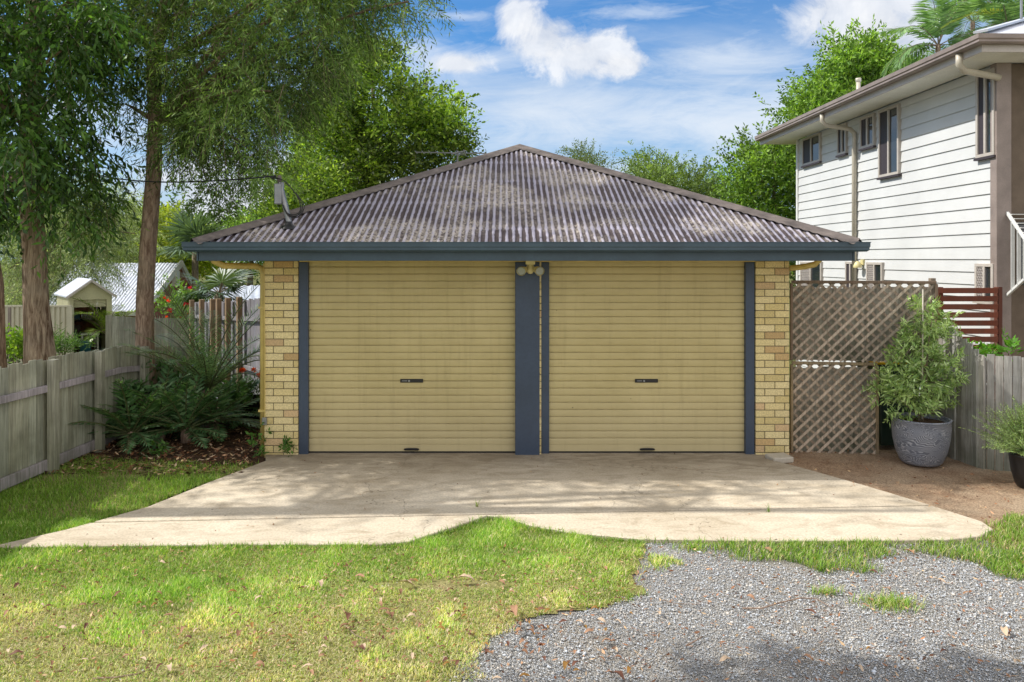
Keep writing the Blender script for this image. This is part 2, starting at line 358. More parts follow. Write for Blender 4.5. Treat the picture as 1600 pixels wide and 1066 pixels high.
def frond(base, az, length, rise, drop, nl, ll, lw, cols, stem=.012, start=.15, vee=.35, twist=0, ang=62, lsag=.25):
    """a feather frond: returns leaf geometry and stem path. rise = start elevation (rad)"""
    n = nl; t = np.linspace(0, 1, n); h = np.array([math.cos(az), math.sin(az), 0])
    el = rise-drop*t**1.3; stp = length/(n-1); d = np.cos(el)[:, None]*h+np.sin(el)[:, None]*np.array([0, 0, 1.])
    p = np.array(base)+np.concatenate([np.zeros((1, 3)), np.cumsum(d[:-1]*stp, 0)])
    m = t > start; pp = p[m]; dd = unit(d[m]); tt = (t[m]-start)/(1-start); sd = np.array([-math.sin(az), math.cos(az), 0]); nrm = np.cross(sd, dd)*-1
    nrm = np.where(nrm[:, 2:3] < 0, -nrm, nrm)
    prof = np.clip(np.sin(np.pi*(tt*.85+.12))**.6, .2, 1); parts = []
    for sgn in (1, -1):
        a = math.radians(ang)-tt[:, None]*.45; jr = rng.normal(0, .05, pp.shape)
        D = unit(dd*np.cos(a)+sgn*sd*np.sin(a)+nrm*vee+jr+np.array([0, 0, -lsag]))
        S = unit(dd+np.cross(D, nrm)*.2); L = ll*prof*rng.uniform(.9, 1.1, len(pp)); V, Q = leaf_geo(pp, D, S, L, np.full(len(pp), lw))
        parts.append((V, Q, np.repeat(palette(len(pp), cols, .12), 4, 0)))
    return merge(parts), [Vector(q) for q in p[::max(1, n//10)]]

# ------------------------------------------------------------------ ground
slab_px = [(-20,855),(200,852),(420,850),(590,850),(640,846),(700,826),(762,805),(800,812),(830,821),(900,833),(1000,842),(1200,845),(1350,844),(1480,843),(1530,838),(1552,827),(1535,815),(1450,788),(1350,758),(1250,730),(1195,716),(1195,706),(415,706),(415,720),(330,752),(230,792),(100,828)]
slab = [G(*p) for p in slab_px]
def sheet(name, poly, z, mat, kind='structure', amp=0., res=.12, label=None):
    """irregular flat patch, finely gridded when amp > 0"""
    if amp == 0:
        mb = MB(); mb.add([(x, y, z) for x, y in poly], [tuple(range(len(poly)))]); o = mb.build(name, M[mat])
    else:
        a = np.array(poly); xs = np.arange(a[:, 0].min(), a[:, 0].max(), res); ys = np.arange(a[:, 1].min(), a[:, 1].max(), res)
        X, Y = np.meshgrid(xs, ys); ok = inpoly(X.ravel(), Y.ravel(), poly).reshape(X.shape)
        Z = z+amp*(vnoise(X, Y, 1.3)+.5*vnoise(X, Y, 4)+.35*vnoise(X+7, Y, 11)-.9); idx = np.arange(X.size).reshape(X.shape)
        q = ok[:-1, :-1] & ok[1:, :-1] & ok[:-1, 1:] & ok[1:, 1:]
        Q = np.stack([idx[:-1, :-1], idx[:-1, 1:], idx[1:, 1:], idx[1:, :-1]], -1)[q]
        o = link(name, np_mesh(name, np.stack([X, Y, Z], -1).reshape(-1, 3), Q), M[mat], None, True)
    if kind: o['kind'] = kind
    if label: o['label'] = label
    return o
sheet('ground', [(-300, -60), (300, -60), (300, 500), (-300, 500)], -.10, 'yard')
sheet('gravel_drive', [(-14, -3), (14, -3), (14, 6.9), (-14, 6.9)], -.040, 'gravel', amp=.008, res=.08)
lawn_edge = [G(*p) for p in [(1015,842),(1008,870),(995,895),(1015,922),(950,943),(860,955),(805,966),(750,995),(715,1030),(745,1075)]]
lawn = [(-14, 1.5), (-.6, 1.5), (-.3, 3.4)]+lawn_edge[::-1]+[(1.2, 7.0), (-14, 7.0)]
sheet('lawn', lawn, -.030, 'lawnsoil', amp=.012, res=.05)
strip = [(-6.2, 5.6), (-3.9, 5.6)]+[G(300, 760), G(400, 730)]+[G(405, 722), G(330, 722), G(200, 716), G(120, 708)]+[(-5.3, 9.0), (-6.2, 9.0)]
sheet('side_lawn', strip, -.026, 'lawnsoil', amp=.012, res=.06)
sheet('mulch_bed', [(-5.35, 8.2), (-2.6, 8.2), (-2.6, 20), (-6.5, 20)], -.034, 'mulch', amp=.03, res=.08)
dirt = [G(1180, 712), G(1210, 726), G(1300, 756), G(1400, 786), G(1490, 814), G(1520, 850), (7.6, 5.9), (8.5, 6.5), (8.5, 9.9), (3.1, 9.9)]
sheet('bare_soil', dirt, -.032, 'soil', amp=.03, res=.05)
patchA = [G(*p) for p in [(1125,845),(1385,843),(1370,868),(1350,890),(1290,886),(1200,876),(1140,868)]]
patchB = [G(*p) for p in [(1385,850),(1500,843),(1555,825),(1620,800),(1760,800),(1760,905),(1560,897),(1525,872),(1450,860)]]
# driveway slab in two pours with an open joint
def slab_piece(name, poly):
    mb = MB(); mb.prism([(x, y, -.09) for x, y in poly], (0, 0, .09)); o = mb.build(name, M['concrete'], bevel=.006); return o
def clip_half(poly, f):
    out = []
    for i in range(len(poly)):
        a = poly[i-1]; b = poly[i]; fa = f(a); fb = f(b)
        if (fa > 0) != (fb > 0): t = fa/(fa-fb); out.append((a[0]+(b[0]-a[0])*t, a[1]+(b[1]-a[1])*t))
        if fb > 0: out.append(b)
    return out
jl = lambda p: p[1]-(6.86+(p[0]+3.74)*.0609)
dw = slab_piece('driveway', clip_half(slab, lambda p: jl(p)-.014)); dw['kind'] = 'structure'
dw2 = slab_piece('driveway_apron', clip_half(slab, lambda p: -jl(p)-.014)); dw2['kind'] = 'structure'
# dirt in the joint
mb = MB(); mb.bar((-3.6, 6.8665, -.075), (3.75, 7.3142, -.075), .022, .06, (0, 0, 1)); o = mb.build('driveway_joint', M['mulch']); o['kind'] = 'structure'

def gp_bare(x, y): return ((x+.45)/.5)**2+((y-5.6)/.08)**2 > 1
def in_slab(x, y): return inpoly(x, y, slab)
# grass blades
def blades(name, x, y, h, w, cols, mat='grass', lean=.5, z=-.03, label=None):
    n = len(x); Pt = np.stack([x, y, np.full(n, z)], 1); az = rng.uniform(0, 2*np.pi, n); ln = rng.uniform(.1, 1, n)*lean
    D = unit(np.stack([np.cos(az)*ln, np.sin(az)*ln, np.ones(n)], 1)); S = np.stack([-np.sin(az), np.cos(az), 0*az], 1)
    b2 = rng.uniform(.2, .9, n)[:, None]; D2 = unit(D+np.stack([np.cos(az), np.sin(az), -.3+0*az], 1)*b2); h = h[:, None]; w = np.asarray(w).reshape(-1, 1)
    m = Pt+D*h*.55; V = np.stack([Pt-S*w/2, Pt+S*w/2, m+S*w*.42, m-S*w*.42, m+D2*h*.5], 1).reshape(-1, 3)
    i = np.arange(n)*5; Q = np.concatenate([np.stack([i, i+1, i+2, i+3], 1), np.stack([i+3, i+2, i+4, i+4], 1)])
    T = np.concatenate([np.stack([i, i+1, i+2], 1), np.stack([i, i+2, i+3], 1), np.stack([i+3, i+2, i+4], 1)])
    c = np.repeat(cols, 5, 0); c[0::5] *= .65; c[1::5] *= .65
    return tag(link(name, np_mesh(name, V, T, c), M[mat]), label, 'grass', None, 'stuff')
GREEN = np.array([(.20, .35, .045), (.26, .41, .06), (.13, .27, .035), (.34, .46, .12)])
DRY = np.array([(.56, .52, .24), (.64, .56, .34), (.42, .48, .16), (.70, .62, .42)])
n = 430000; x = rng.uniform(-7, 1.9, n); y = rng.uniform(3.9, 7.2, n); jx = .5*(vnoise(x, y, 4)-.5)+.35*(vnoise(x, y, 11)-.5)+rng.normal(0, .05, n); jy = .3*(vnoise(x+5, y, 6)-.5); k = inpoly(x+jx, y+jy, lawn) & ~in_slab(x, y)
# noise-thinned edge and gravelly patch in the lawn
gp = ((x+.45)/.55)**2+((y-5.6)/.10)**2
wet = np.clip((y-4.85-1.1*(vnoise(x, y, 1.3)-.5)-.5*(vnoise(x, y, 3.7)-.5))/1.0, 0, 1)           # greener near the slab
dens = .62+.4*wet+.25*(vnoise(x, y, 2.5)-.5); dens = np.where(gp < 1, .06, dens)
bare = vnoise(x+30, y*1.4, 1.7); dens = np.where((bare > .66) & (wet < .5), dens*.25, dens)
k &= rng.random(n) < dens; x = x[k]; y = y[k]; wet = wet[k]
dry = rng.random(len(x)) > (.14+.70*wet)*(1-.45*(vnoise(x+9, y, 1.2) > .6)*(wet < .6))
c = np.where(dry[:, None], DRY[rng.integers(0, 4, len(x))], GREEN[rng.integers(0, 4, len(x))]*(1+.45*(1-wet[:, None])))*rng.uniform(.75, 1.25, (len(x), 1))
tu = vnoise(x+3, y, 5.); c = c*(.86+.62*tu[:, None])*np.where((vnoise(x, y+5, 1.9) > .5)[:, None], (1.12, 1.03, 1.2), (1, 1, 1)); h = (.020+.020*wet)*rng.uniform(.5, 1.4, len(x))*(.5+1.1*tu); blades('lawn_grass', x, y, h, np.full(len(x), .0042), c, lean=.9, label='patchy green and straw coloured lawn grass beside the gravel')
n = 210000; x = rng.uniform(-6, 1.6, n); y = rng.uniform(3.9, 6.4, n); k = inpoly(x+.3*(vnoise(x, y, 4)-.5)+rng.normal(0, .05, n), y+.2*(vnoise(x+5, y, 6)-.5), lawn) & ~in_slab(x, y) & (gp_bare(x, y)) & (rng.random(n) < .35+.8*vnoise(x+2, y, 2.1)); x = x[k]; y = y[k]; n = len(x)
mixc = rng.random(n) < .66+.35*vnoise(x, y+3, 1.6)-.35*np.clip((y-4.9)/1.1, 0, 1)
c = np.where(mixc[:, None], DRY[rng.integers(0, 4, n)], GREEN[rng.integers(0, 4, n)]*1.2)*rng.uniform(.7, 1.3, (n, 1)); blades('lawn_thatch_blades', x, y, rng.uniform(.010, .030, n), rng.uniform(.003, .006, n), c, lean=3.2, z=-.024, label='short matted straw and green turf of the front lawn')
n = 90000; x = rng.uniform(-6, -2.6, n); y = rng.uniform(5.6, 9.2, n); k = inpoly(x, y, strip) & ~in_slab(x, y) & (x > -5.1); x = x[k]; y = y[k]
k = rng.random(len(x)) < np.where(y > 8.3, .35, .8)*(.4+.6*vnoise(x, y, 2.2)); x = x[k]; y = y[k]
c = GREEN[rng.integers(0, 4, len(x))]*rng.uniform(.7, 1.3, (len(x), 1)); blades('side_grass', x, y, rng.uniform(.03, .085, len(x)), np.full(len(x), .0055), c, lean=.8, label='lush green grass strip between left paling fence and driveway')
# overlapping fringe along the slab edge
xs = []; ys = []
for (x0, y0), (x1, y1) in list(zip(slab[:14], slab[1:15])):
    L = math.hypot(x1-x0, y1-y0); m = int(L*(340 if x1 < 1.0 else 150)); t = rng.random(m); xs.append(x0+(x1-x0)*t+rng.normal(0, .03, m)); ys.append(y0+(y1-y0)*t-np.abs(rng.normal(0, .04, m)))
x = np.concatenate(xs); y = np.concatenate(ys); c = GREEN[rng.integers(0, 4, len(x))]*rng.uniform(.7, 1.2, (len(x), 1))
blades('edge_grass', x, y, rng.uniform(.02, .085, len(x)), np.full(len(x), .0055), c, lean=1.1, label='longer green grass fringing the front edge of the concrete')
n = 120000; x = rng.uniform(1.3, 7.6, n); y = rng.uniform(5.0, 7.6, n); jx = .35*(vnoise(x, y, 5)-.5)+rng.normal(0, .04, n); jy = .16*(vnoise(x+4, y, 7)-.5); pa = inpoly(x+jx, y+jy, patchA); pb = inpoly(x+jx, y+jy, patchB)
k = (pa | pb) & ~in_slab(x, y) & (rng.random(n) < .45+.6*vnoise(x, y, 3)); x = x[k]; y = y[k]
c = np.where(rng.random(len(x))[:, None] < .22, DRY[rng.integers(0, 4, len(x))], GREEN[rng.integers(0, 4, len(x))])*rng.uniform(.7, 1.3, (len(x), 1))
blades('driveway_grass', x, y, rng.uniform(.03, .09, len(x)), np.full(len(x), .0055), c, lean=.9, label='green grass patches between the concrete slab and gravel')
for i, (px, py, r, nn, lb) in enumerate([(1390, 938, .10, 460, 'yellow green grass tuft growing alone in the gravel'), (1290, 920, .05, 110, 'small sparse grass tuft left of the larger tuft in gravel'),
        (745, 792, .008, 12, 'thin weed sprouting from the middle of the concrete slab'), (1200, 800, .008, 9, 'tiny weed growing on the right half of the concrete slab'), (1085, 852, .09, 200, 'short pale tuft at the slab edge above the gravel')]):
    gx, gy = G(px, py); x = rng.normal(gx, r, nn); y = rng.normal(gy, r*.5, nn); c = np.where(rng.random(nn)[:, None] < .35, DRY[rng.integers(0, 4, nn)], GREEN[rng.integers(0, 4, nn)]*1.2)
    o = blades('grass_tuft', x, y, rng.uniform(.04, .10, nn), np.full(nn, .005), c, lean=1., z=(.0 if 'slab' in lb and 'edge' not in lb else -.035)); o['label'] = lb; o['category'] = 'grass tuft'; del o['kind']; base_at(o, (gx, gy, -.03))
# weeds at the wall and in the mulch
# gravel stones
n = 230000; x = rng.uniform(-2.2, 6.2, n); y = rng.uniform(3.9, 6.6, n)
k = ~in_slab(x, y) & (~inpoly(x+.4*(vnoise(x, y, 3)-.35)+rng.normal(0, .06, n), y, lawn) | (((x+.45)/.6)**2+((y-5.6)/.11)**2 < 1) | (rng.random(n) < .05)) & ~(inpoly(x, y, dirt)); k &= ~((inpoly(x, y, patchA) | inpoly(x, y, patchB)) & (rng.random(n) < .8))
x = x[k]; y = y[k]; n = len(x); s = rng.lognormal(math.log(.0038), .42, n)[:, None, None]
octa = np.array([(1, 0, 0), (-1, 0, 0), (0, 1, 0), (0, -1, 0), (0, 0, 1), (0, 0, -1)], float)[None]*rng.uniform(.5, 1.3, (n, 6, 1))*np.array([1.25, .9, .6])
octa += rng.normal(0, .12, octa.shape); az = rng.uniform(0, 6.28, n); ca, sa = np.cos(az)[:, None], np.sin(az)[:, None]
ox = octa[..., 0]*ca-octa[..., 1]*sa; oy = octa[..., 0]*sa+octa[..., 1]*ca; V = np.stack([ox, oy, octa[..., 2]], -1)*s+np.stack([x, y, np.full(n, -.034)+rng.uniform(0, .004, n)], -1)[:, None]
tri = np.array([(0,2,4),(2,1,4),(1,3,4),(3,0,4),(2,0,5),(1,2,5),(3,1,5),(0,3,5)]); T = (np.arange(n)[:, None, None]*6+tri[None]).reshape(-1, 3)
g = rng.uniform(.38, .74, n); tint = np.array([(.97, 1.0, 1.02), (1.06, .98, .86), (.94, 1.0, 1.06)])[rng.integers(0, 3, n)]
cg = g[:, None]*tint*np.where(vnoise(x, y, .9) > .62, .85, 1.)[:, None]
tag(link('gravel_stones', np_mesh('gravel_stones', V.reshape(-1, 3), T, np.repeat(cg, 6, 0)), M['stone']), 'loose blue grey crushed gravel of the foreground drive', 'gravel', None, 'stuff')
# fine litter
def litter(name, region, n, z, L, W, cols, label):
    a = np.array(region); x = rng.uniform(a[:, 0].min(), a[:, 0].max(), n); y = rng.uniform(a[:, 1].min(), a[:, 1].max(), n); k = inpoly(x, y, region); x = x[k]; y = y[k]; n = len(x)
    az = rng.uniform(0, 6.28, n); D = unit(np.stack([np.cos(az), np.sin(az), rng.uniform(-.15, .5, n)], 1)); S = unit(np.cross(D, unit(np.array([0, 0, 1.])+rng.normal(0, .4, (n, 3)))))
    V, Q = leaf_geo(np.stack([x, y, np.full(n, z)], 1), D, S, L*rng.uniform(.5, 1.4, n), W*rng.uniform(.5, 1.3, n)); tag(link(name, np_mesh(name, V, Q, np.repeat(palette(n, cols, .25), 4, 0)), M['dead']), label, 'leaf litter', None, 'stuff')
BROWN = [srgb(150, 105, 75), srgb(176, 138, 108), srgb(110, 72, 50), srgb(196, 166, 130), srgb(128, 90, 66)]
litter('leaf_litter', [(-3.5, 4), (6, 4), (6, 6.3), (-6, 6.3)], 4200, -.006, .035, .014, BROWN, 'small brown leaf fragments scattered over lawn and gravel')
litter('mulch_litter', [(-5.2, 8.4), (-2.95, 8.4), (-2.95, 14), (-5.2, 14)], 5200, -.0, .07, .025, BROWN+[srgb(70, 50, 40)]*3+[srgb(205, 180, 150)], 'brown bark chips and leaves covering the shaded mulch bed')
litter('soil_litter', dirt, 1100, -.008, .04, .015, BROWN, 'small dry leaves and chips scattered on the bare soil')
litter('slab_litter', slab, 160, .003, .03, .012, BROWN, 'tiny dry leaf specks lying on the concrete slab')

# fallen leaves as single things
def leaf_mesh(L, W, curl, seed):
    r = random.Random(seed); n = 7; vs = []; fs = []
    for i in range(n):
        t = i/(n-1); w = W*math.sin(math.pi*min(1, t*.92+.05))**.8*.5; z = curl*L*math.sin(t*math.pi)+r.uniform(-.004, .004)*L*8*.1
        vs += [(t*L-L/2, -w, z+w*r.uniform(.3, .9)), (t*L-L/2, 0, z), (t*L-L/2, w, z+w*r.uniform(.3, .9))]
    for i in range(n-1):
        a = i*3; fs += [(a, a+1, a+4, a+3), (a+1, a+2, a+5, a+4)]
    me = bpy.data.meshes.new('fallen_leaf'); me.from_pydata(vs, [], fs); return me
leafvars = []
for i, (c, nm) in enumerate([(srgb(172, 130, 98), 'tan'), (srgb(112, 70, 50), 'dark'), (srgb(206, 180, 150), 'pale'), (srgb(140, 100, 70), 'brown'), (srgb(150, 108, 40), 'ochre')]):
    for j in range(3):
        me = leaf_mesh(1, .36+.06*j, .10+.07*j, i*3+j); nmx = N('dry_leaf_%s' % nm) if j == 0 else None
        if nmx: nz = nmx.noise(9, 4); nmx.col(nmx.mix(nmx.ramp(nz, [(.35, .7), (.65, 0.)]), c, tuple(q*.5 for q in c))).set(Roughness=.75); lm = nmx.m
        me.materials.append(lm); me.shade_smooth(); leafvars.append((me, nm))
LT = {'tan': 'curled tan dead leaf', 'dark': 'curled dark brown dead leaf', 'pale': 'pale pinkish dead leaf', 'brown': 'curled mid brown dead leaf', 'ochre': 'dull ochre dead leaf'}
spots = [(635,915,.13,6),(728,908,.13,7),(562,903,.09,0),(600,955,.08,9),(945,890,.09,0),(965,1055,.10,4),(1135,1030,.11,6),(805,957,.12,1),(1265,955,.09,3),(545,965,.1,3),(500,915,.08,8),(400,1025,.07,13),(25,1025,.08,4),(1030,955,.07,6),(1420,860,.09,0),(1200,858,.09,1),(1570,985,.1,7)]
for i in range(255):
    if random.random() < .62: px, py = random.uniform(0, 1010), random.triangular(860, 1066, 1010)
    elif random.random() < .7: px, py = random.gauss(820, 110), random.gauss(975, 28)
    else: px, py = random.uniform(900, 1600), random.uniform(870, 1060)
    if py < 862: py = 880
    spots.append((px, py, random.uniform(.028, .068), random.randrange(15)))
for px, py, L, v in spots:
    x, y = G(px, py)
    if inpoly(np.array([x]), np.array([y]), slab)[0]: continue
    me, nm = leafvars[v]; o = bpy.data.objects.new('fallen_leaf', me); C.objects.link(o); onl0 = bool(inpoly(np.array([x]), np.array([y]), lawn)[0]); o.location = (x, y, (.004 if onl0 else -.014)+random.uniform(0, .008))
    o.rotation_euler = (random.uniform(-.28, .28), random.uniform(-.22, .22), random.uniform(0, 6.28)); o.scale = (L, L, L)
    onl = bool(inpoly(np.array([x]), np.array([y]), lawn)[0]); tag(o, LT[nm]+(' lying on the patchy lawn' if onl else ' lying on the grey gravel'), 'leaf', 'fallen leaves on the '+('lawn' if onl else 'gravel')+', '+nm)
for pts, r, lb in [([(1160,946),(1190,948),(1215,940),(1250,931),(1275,932),(1298,946)], .006, 'long crooked brown twig lying across the gravel'), ([(1072,1006),(1085,998),(1098,992)], .006, 'short dark stick on the gravel below the long twig'),
        ([(145,1056),(180,1055),(215,1048),(235,1041)], .005, 'thin curved twig in the dry lawn at lower left'), ([(540,975),(555,990),(580,998),(600,1003)], .003, 'thin pale grass stem bent over the lawn'), ([(1030,932),(1055,939),(1095,941)], .003, 'fine straight twig on gravel left of the long one')]:
    w = [(*G(*p), -.02+random.uniform(0, .012)) for p in pts]; mb = MB(); mb.tube(w, np.linspace(r, r*.5, len(w)).tolist(), 6); o = mb.build('twig', M['barkB'], None, True); tag(o, lb, 'twig'); base_at(o, w[0])

# ------------------------------------------------------------------ garage
GY = 9.23; GX = .255; HW = 3.155; x0g = GX-HW; x1g = GX+HW; GB = 15.6
wx = lambda px: (px-CX)/F*GY
gar = thing('garage', 'cream brick double garage with corrugated hip roof and two roller doors', 'garage', (GX, GY, 0))
BC = [srgb(226, 208, 152), srgb(234, 217, 164), srgb(218, 199, 140), srgb(230, 213, 160)]
def brick_run(mb, a, b, z0, rows, bl=.23, h=.076, m=.0095, depth=.11, off=True, end0=True):
    """stretcher bond from a to b (2d), outer face on the line"""
    a = Vector(a); b = Vector(b); L = (b-a).length; d = (b-a)/L; nrm = Vector((d.y, -d.x))
    for r in range(rows):
        z = z0+r*(h+m); s = 0; first = bl*.47 if (r % 2) else bl*1.0
        cuts = [0]; q = first
        while q < L-.03: cuts.append(q); q += bl+m
        cuts.append(L)
        for i in range(len(cuts)-1):
            p = cuts[i]+(m/2 if i else 0); e = cuts[i+1]-(m/2 if i < len(cuts)-2 else 0)
            if e-p < .02: continue
            c = random.choice(BC); kk = random.uniform(.92, 1.06); c = tuple(v*kk for v in c)
            if random.random() < .06: c = (c[0]*.84, c[1]*.72, c[2]*.74)
            j = random.uniform(-.0015, .0015); A = a+d*p+nrm*j; Bp = a+d*e+nrm*j; In = -nrm*(depth)
            vs = [(A.x, A.y, z), (Bp.x, Bp.y, z), (Bp.x+In.x, Bp.y+In.y, z), (A.x+In.x, A.y+In.y, z)]; vs += [(v[0], v[1], z+h) for v in vs]
            mb.add(vs, [(0,3,2,1),(4,5,6,7),(0,1,5,4),(1,2,6,5),(2,3,7,6),(3,0,4,7)], c)
rows = 28; zb = -.06
for xa, xb, lb in ((x0g, wx(465.5), None), (wx(1181), x1g, None)):
    mb = MB(); brick_run(mb, (xa, GY), (xb, GY), zb, rows); p = mb.build('brick_pillar', M['brick'], gar, bevel=.004)
    mm = MB(); mm.box(xa+.006, xb-.006, GY+.008, GY+.108, zb, 2.33); mm.build('mortar', M['mortar'], p)
for xs_, sgn in ((x0g, -1), (x1g, 1)):
    mb = MB(); A, B = ((xs_, GB), (xs_, GY+.12)) if sgn < 0 else ((xs_, GY+.12), (xs_, GB)); brick_run(mb, A, B, zb, rows); p = mb.build('wall', M['brick'], gar)
    mm = MB(); mm.box(min(xs_-sgn*.006, xs_-sgn*.10), max(xs_-sgn*.006, xs_-sgn*.10), GY+.125, GB, zb, 2.33); mm.build('mortar', M['mortar'], p)
mb = MB(); mb.box(x0g+.01, x1g-.01, GB, GB+.1, -.09, 2.33); mb.build('wall', M['cream'], gar)
# reveals of brick beside frames, navy posts
for a, b, yy in ((466, 480.5, GY+.02), (805, 843, GY-.012), (845.5, 858.5, GY+.05), (1166, 1180, GY+.02)):
    mb = MB(); mb.box(wx(a), wx(b), yy, yy+.1, -.005, 2.315); mb.build('door_post', M['navy'], gar, bevel=.004)
mb = MB(); brick_run(mb, (wx(842), GY+.012), (wx(845.8), GY+.012), zb, rows); mb.build('pier_edge', M['brick'], gar)
mb = MB(); mb.box(wx(468), wx(1180), GY-.02, GY+.12, 2.318, 2.345); mb.build('lintel', M['cream'], gar, bevel=.003)
mb = MB(); mb.box(x0g+.12, x1g-.12, GY+.4, GB, -.02, 0.001); mb.build('floor_slab', M['concrete'], gar)
# roller doors
def roller(px0, px1, hx, kx, nm):
    xa, xb = wx(px0), wx(px1); per = .0865; yb = GY+.085; prof = []
    z = .10; prof += [(0, .012), (.0, .095), (.004, .1)]
    while z < 2.33:
        prof += [(.000, z), (-.0016, z+.02), (-.002, z+.04), (-.0012, z+.062), (.0, z+per-.013), (.009, z+per-.0105), (.0095, z+per-.006)]; z += per
    mb = MB(); nseg = 1; V = []; F_ = []
    for i, (d, zz) in enumerate(prof): V += [(xa-.004, yb+d*1.5, zz), (xb+.004, yb+d*1.5, zz)]
    for i in range(len(prof)-1): F_.append((2*i, 2*i+1, 2*i+3, 2*i+2))
    mb.add(V, F_); d = mb.build('roller_door', M['door'], gar)
    d['label'] = nm
    r = MB(); r.box(xa, xb, yb-.006, yb+.03, .004, .020); r.build('bottom_rail', M['black'], d)
    h = MB(); h.box(wx(hx)-.0, wx(hx+36), yb-.014, yb+.004, .875-.022, .875+.022); hh = h.build('lock_plate', M['black'], d, bevel=.004)
    k = MB(); k.tube([(wx(hx+14), yb-.015, .875), (wx(hx+14), yb-.023, .875)], .012, 16); k.build('lock_barrel', M['steel'], hh)
    k = MB(); k.box(wx(hx+3), wx(hx+11), yb-.0165, yb-.0135, .871, .879); k.build('lock_mark', M['steel'], hh)
    g = MB(); V = []
    for t in np.linspace(0, math.pi, 9): V.append((wx(kx)+.085*-math.cos(t), yb-.018-.02*math.sin(t), .045+.014*math.sin(t)))
    g.tube(V, .010, 8); g.box(wx(kx)-.08, wx(kx)+.08, yb-.022, yb-.004, .034, .048); g.build('lift_handle', M['black'], d, True)
roller(480, 805, 624, 642, 'left cream ribbed roller door'); roller(858, 1166, 994, 1013, 'right cream ribbed roller door')
# eaves
EY = GY-.66; ex0, ex1 = GX-3.70, GX+3.64; pitch = .433; EZ = 2.53
fb = GB+.5
mb = MB()
for a, b in (((ex0+.02, EY), (ex1-.02, EY)), ((ex0, fb), (ex0, EY)), ((ex1, EY), (ex1, fb)), ((ex0, fb), (ex1, fb))):
    mb.bar((a[0], a[1]+.015, 2.385), (b[0], b[1]+.015, 2.385), .022, .11)
mb.build('fascia', M['gutter'], gar, bevel=.003)
mb = MB(); mb.box(ex0+.02, ex1-.02, EY+.03, GY-.001, 2.338, 2.346); mb.box(ex0+.02, x0g-.001, GY+.001, GB, 2.338, 2.346); mb.box(x1g+.001, ex1-.02, GY+.001, GB, 2.338, 2.346); mb.build('soffit', M['cream'], gar)
# quad gutter profile swept round
gp_ = [(0, 0), (-.085, 0), (-.105, .018), (-.105, .045), (-.112, .055), (-.112, .098), (-.118, .100), (-.118, .108), (-.106, .108), (-.104, .06), (-.10, .02), (-.084, .006), (-.004, .006), (-.004, .11), (0, .11)]
gx0, gx1 = ex0-.012, ex1+.012; gy = EY-.0
def gsec(x, y, dx, dy): return [(x-dx*u*-1 if 0 else x+dx*-u, y+dy*-u, 2.432+v) for u, v in gp_]
mb = MB(); secs = [gsec(gx0, fb, -1, 0), gsec(gx0, gy, -1, -1), gsec(gx1, gy, 1, -1), gsec(gx1, fb, 1, 0)]; n = len(gp_)
for i in range(3):
    for j in range(n-1): mb.add([secs[i][j], secs[i+1][j], secs[i+1][j+1], secs[i][j+1]], [(0, 1, 2, 3)])
mb.add(secs[0], [tuple(range(n))]); mb.add(secs[3], [tuple(range(n))[::-1]])
gut = mb.build('gutter', M['gutter'], gar)
# corrugated hip roof
rx0, rx1, ry0, ry1 = ex0-.06, ex1+.06, EY-.06, fb+.05; HWX = (rx1-rx0)/2; apx = (rx0+rx1)/2; TOPZ = EZ+pitch*HWX; AY = ry0+HWX; AY2 = max(ry1-HWX, AY+.6); PR = .0765; AMP = .011
def roof_face(o, u, v, L, topf, name='roof'):
    """o: eave corner, u: along eave, v: horizontal inward; topf(s) = inward run at s"""
    ns = int(L/PR*8); rows_ = 22; nr = Vector((-v[0]*pitch, -v[1]*pitch, 1)).normalized(); V = []; Cc = []
    for i in range(ns+1):
        s = L*i/ns; run = topf(s); ph = math.cos(2*math.pi*s/PR)
        for j in range(rows_+1):
            t = run*j/rows_; lap = .004 if (t > 1.75) else 0
            V.append((o[0]+u[0]*s+v[0]*t+nr.x*(AMP*ph+lap), o[1]+u[1]*s+v[1]*t+nr.y*(AMP*ph+lap), EZ+t*pitch+nr.z*(AMP*ph+lap))); Cc.append((ph*.5+.5, t*1.09, 0))
    idx = np.arange(len(V)).reshape(ns+1, rows_+1); Q = np.stack([idx[:-1, :-1], idx[1:, :-1], idx[1:, 1:], idx[:-1, 1:]], -1).reshape(-1, 4)
    return link(name, np_mesh(name, np.array(V), Q, np.array(Cc)), M['roof'], gar, True)
LX = rx1-rx0; LY = ry1-ry0
roof_face((rx0, ry0), (1, 0), (0, 1), LX, lambda s: min(s, LX-s)+1e-4)
roof_face((rx1, ry1), (-1, 0), (0, -1), LX, lambda s: min(s, LX-s, LY-AY2+ry0)+1e-4)
roof_face((rx0, ry1), (0, -1), (1, 0), LY, lambda s: min(s, LY-s, HWX)+1e-4)
roof_face((rx1, ry0), (0, 1), (-1, 0), LY, lambda s: min(s, LY-s, HWX)+1e-4)
def capping(a, b, w, nside):
    """folded capping with scalloped edges along a hip or the ridge"""
    a = Vector(a); b = Vector(b); d = (b-a); L = d.length; d /= L; h = Vector((d.x, d.y, 0)).normalized(); sd = Vector((h.y, -h.x, 0)); n = int(L/.02); V = []; Fq = []
    for i in range(n+1):
        p = a+d*(L*i/n); k = w*(1+.055*math.sin(2*math.pi*(L*i/n)/(PR*1.45)))
        for q, dz in ((-k, -nside*k), (-.03, -.008), (0, .014), (.03, -.008), (k, -nside*k)): V.append(p+sd*q+Vector((0, 0, dz+.027)))
    for i in range(n):
        for j in range(4): Fq.append((i*5+j, i*5+j+1, i*5+j+6, i*5+j+5))
    mb = MB(); mb.add(V, Fq); return mb.build('ridge_cap', M['cap'], gar, True)
sl = pitch*.7071
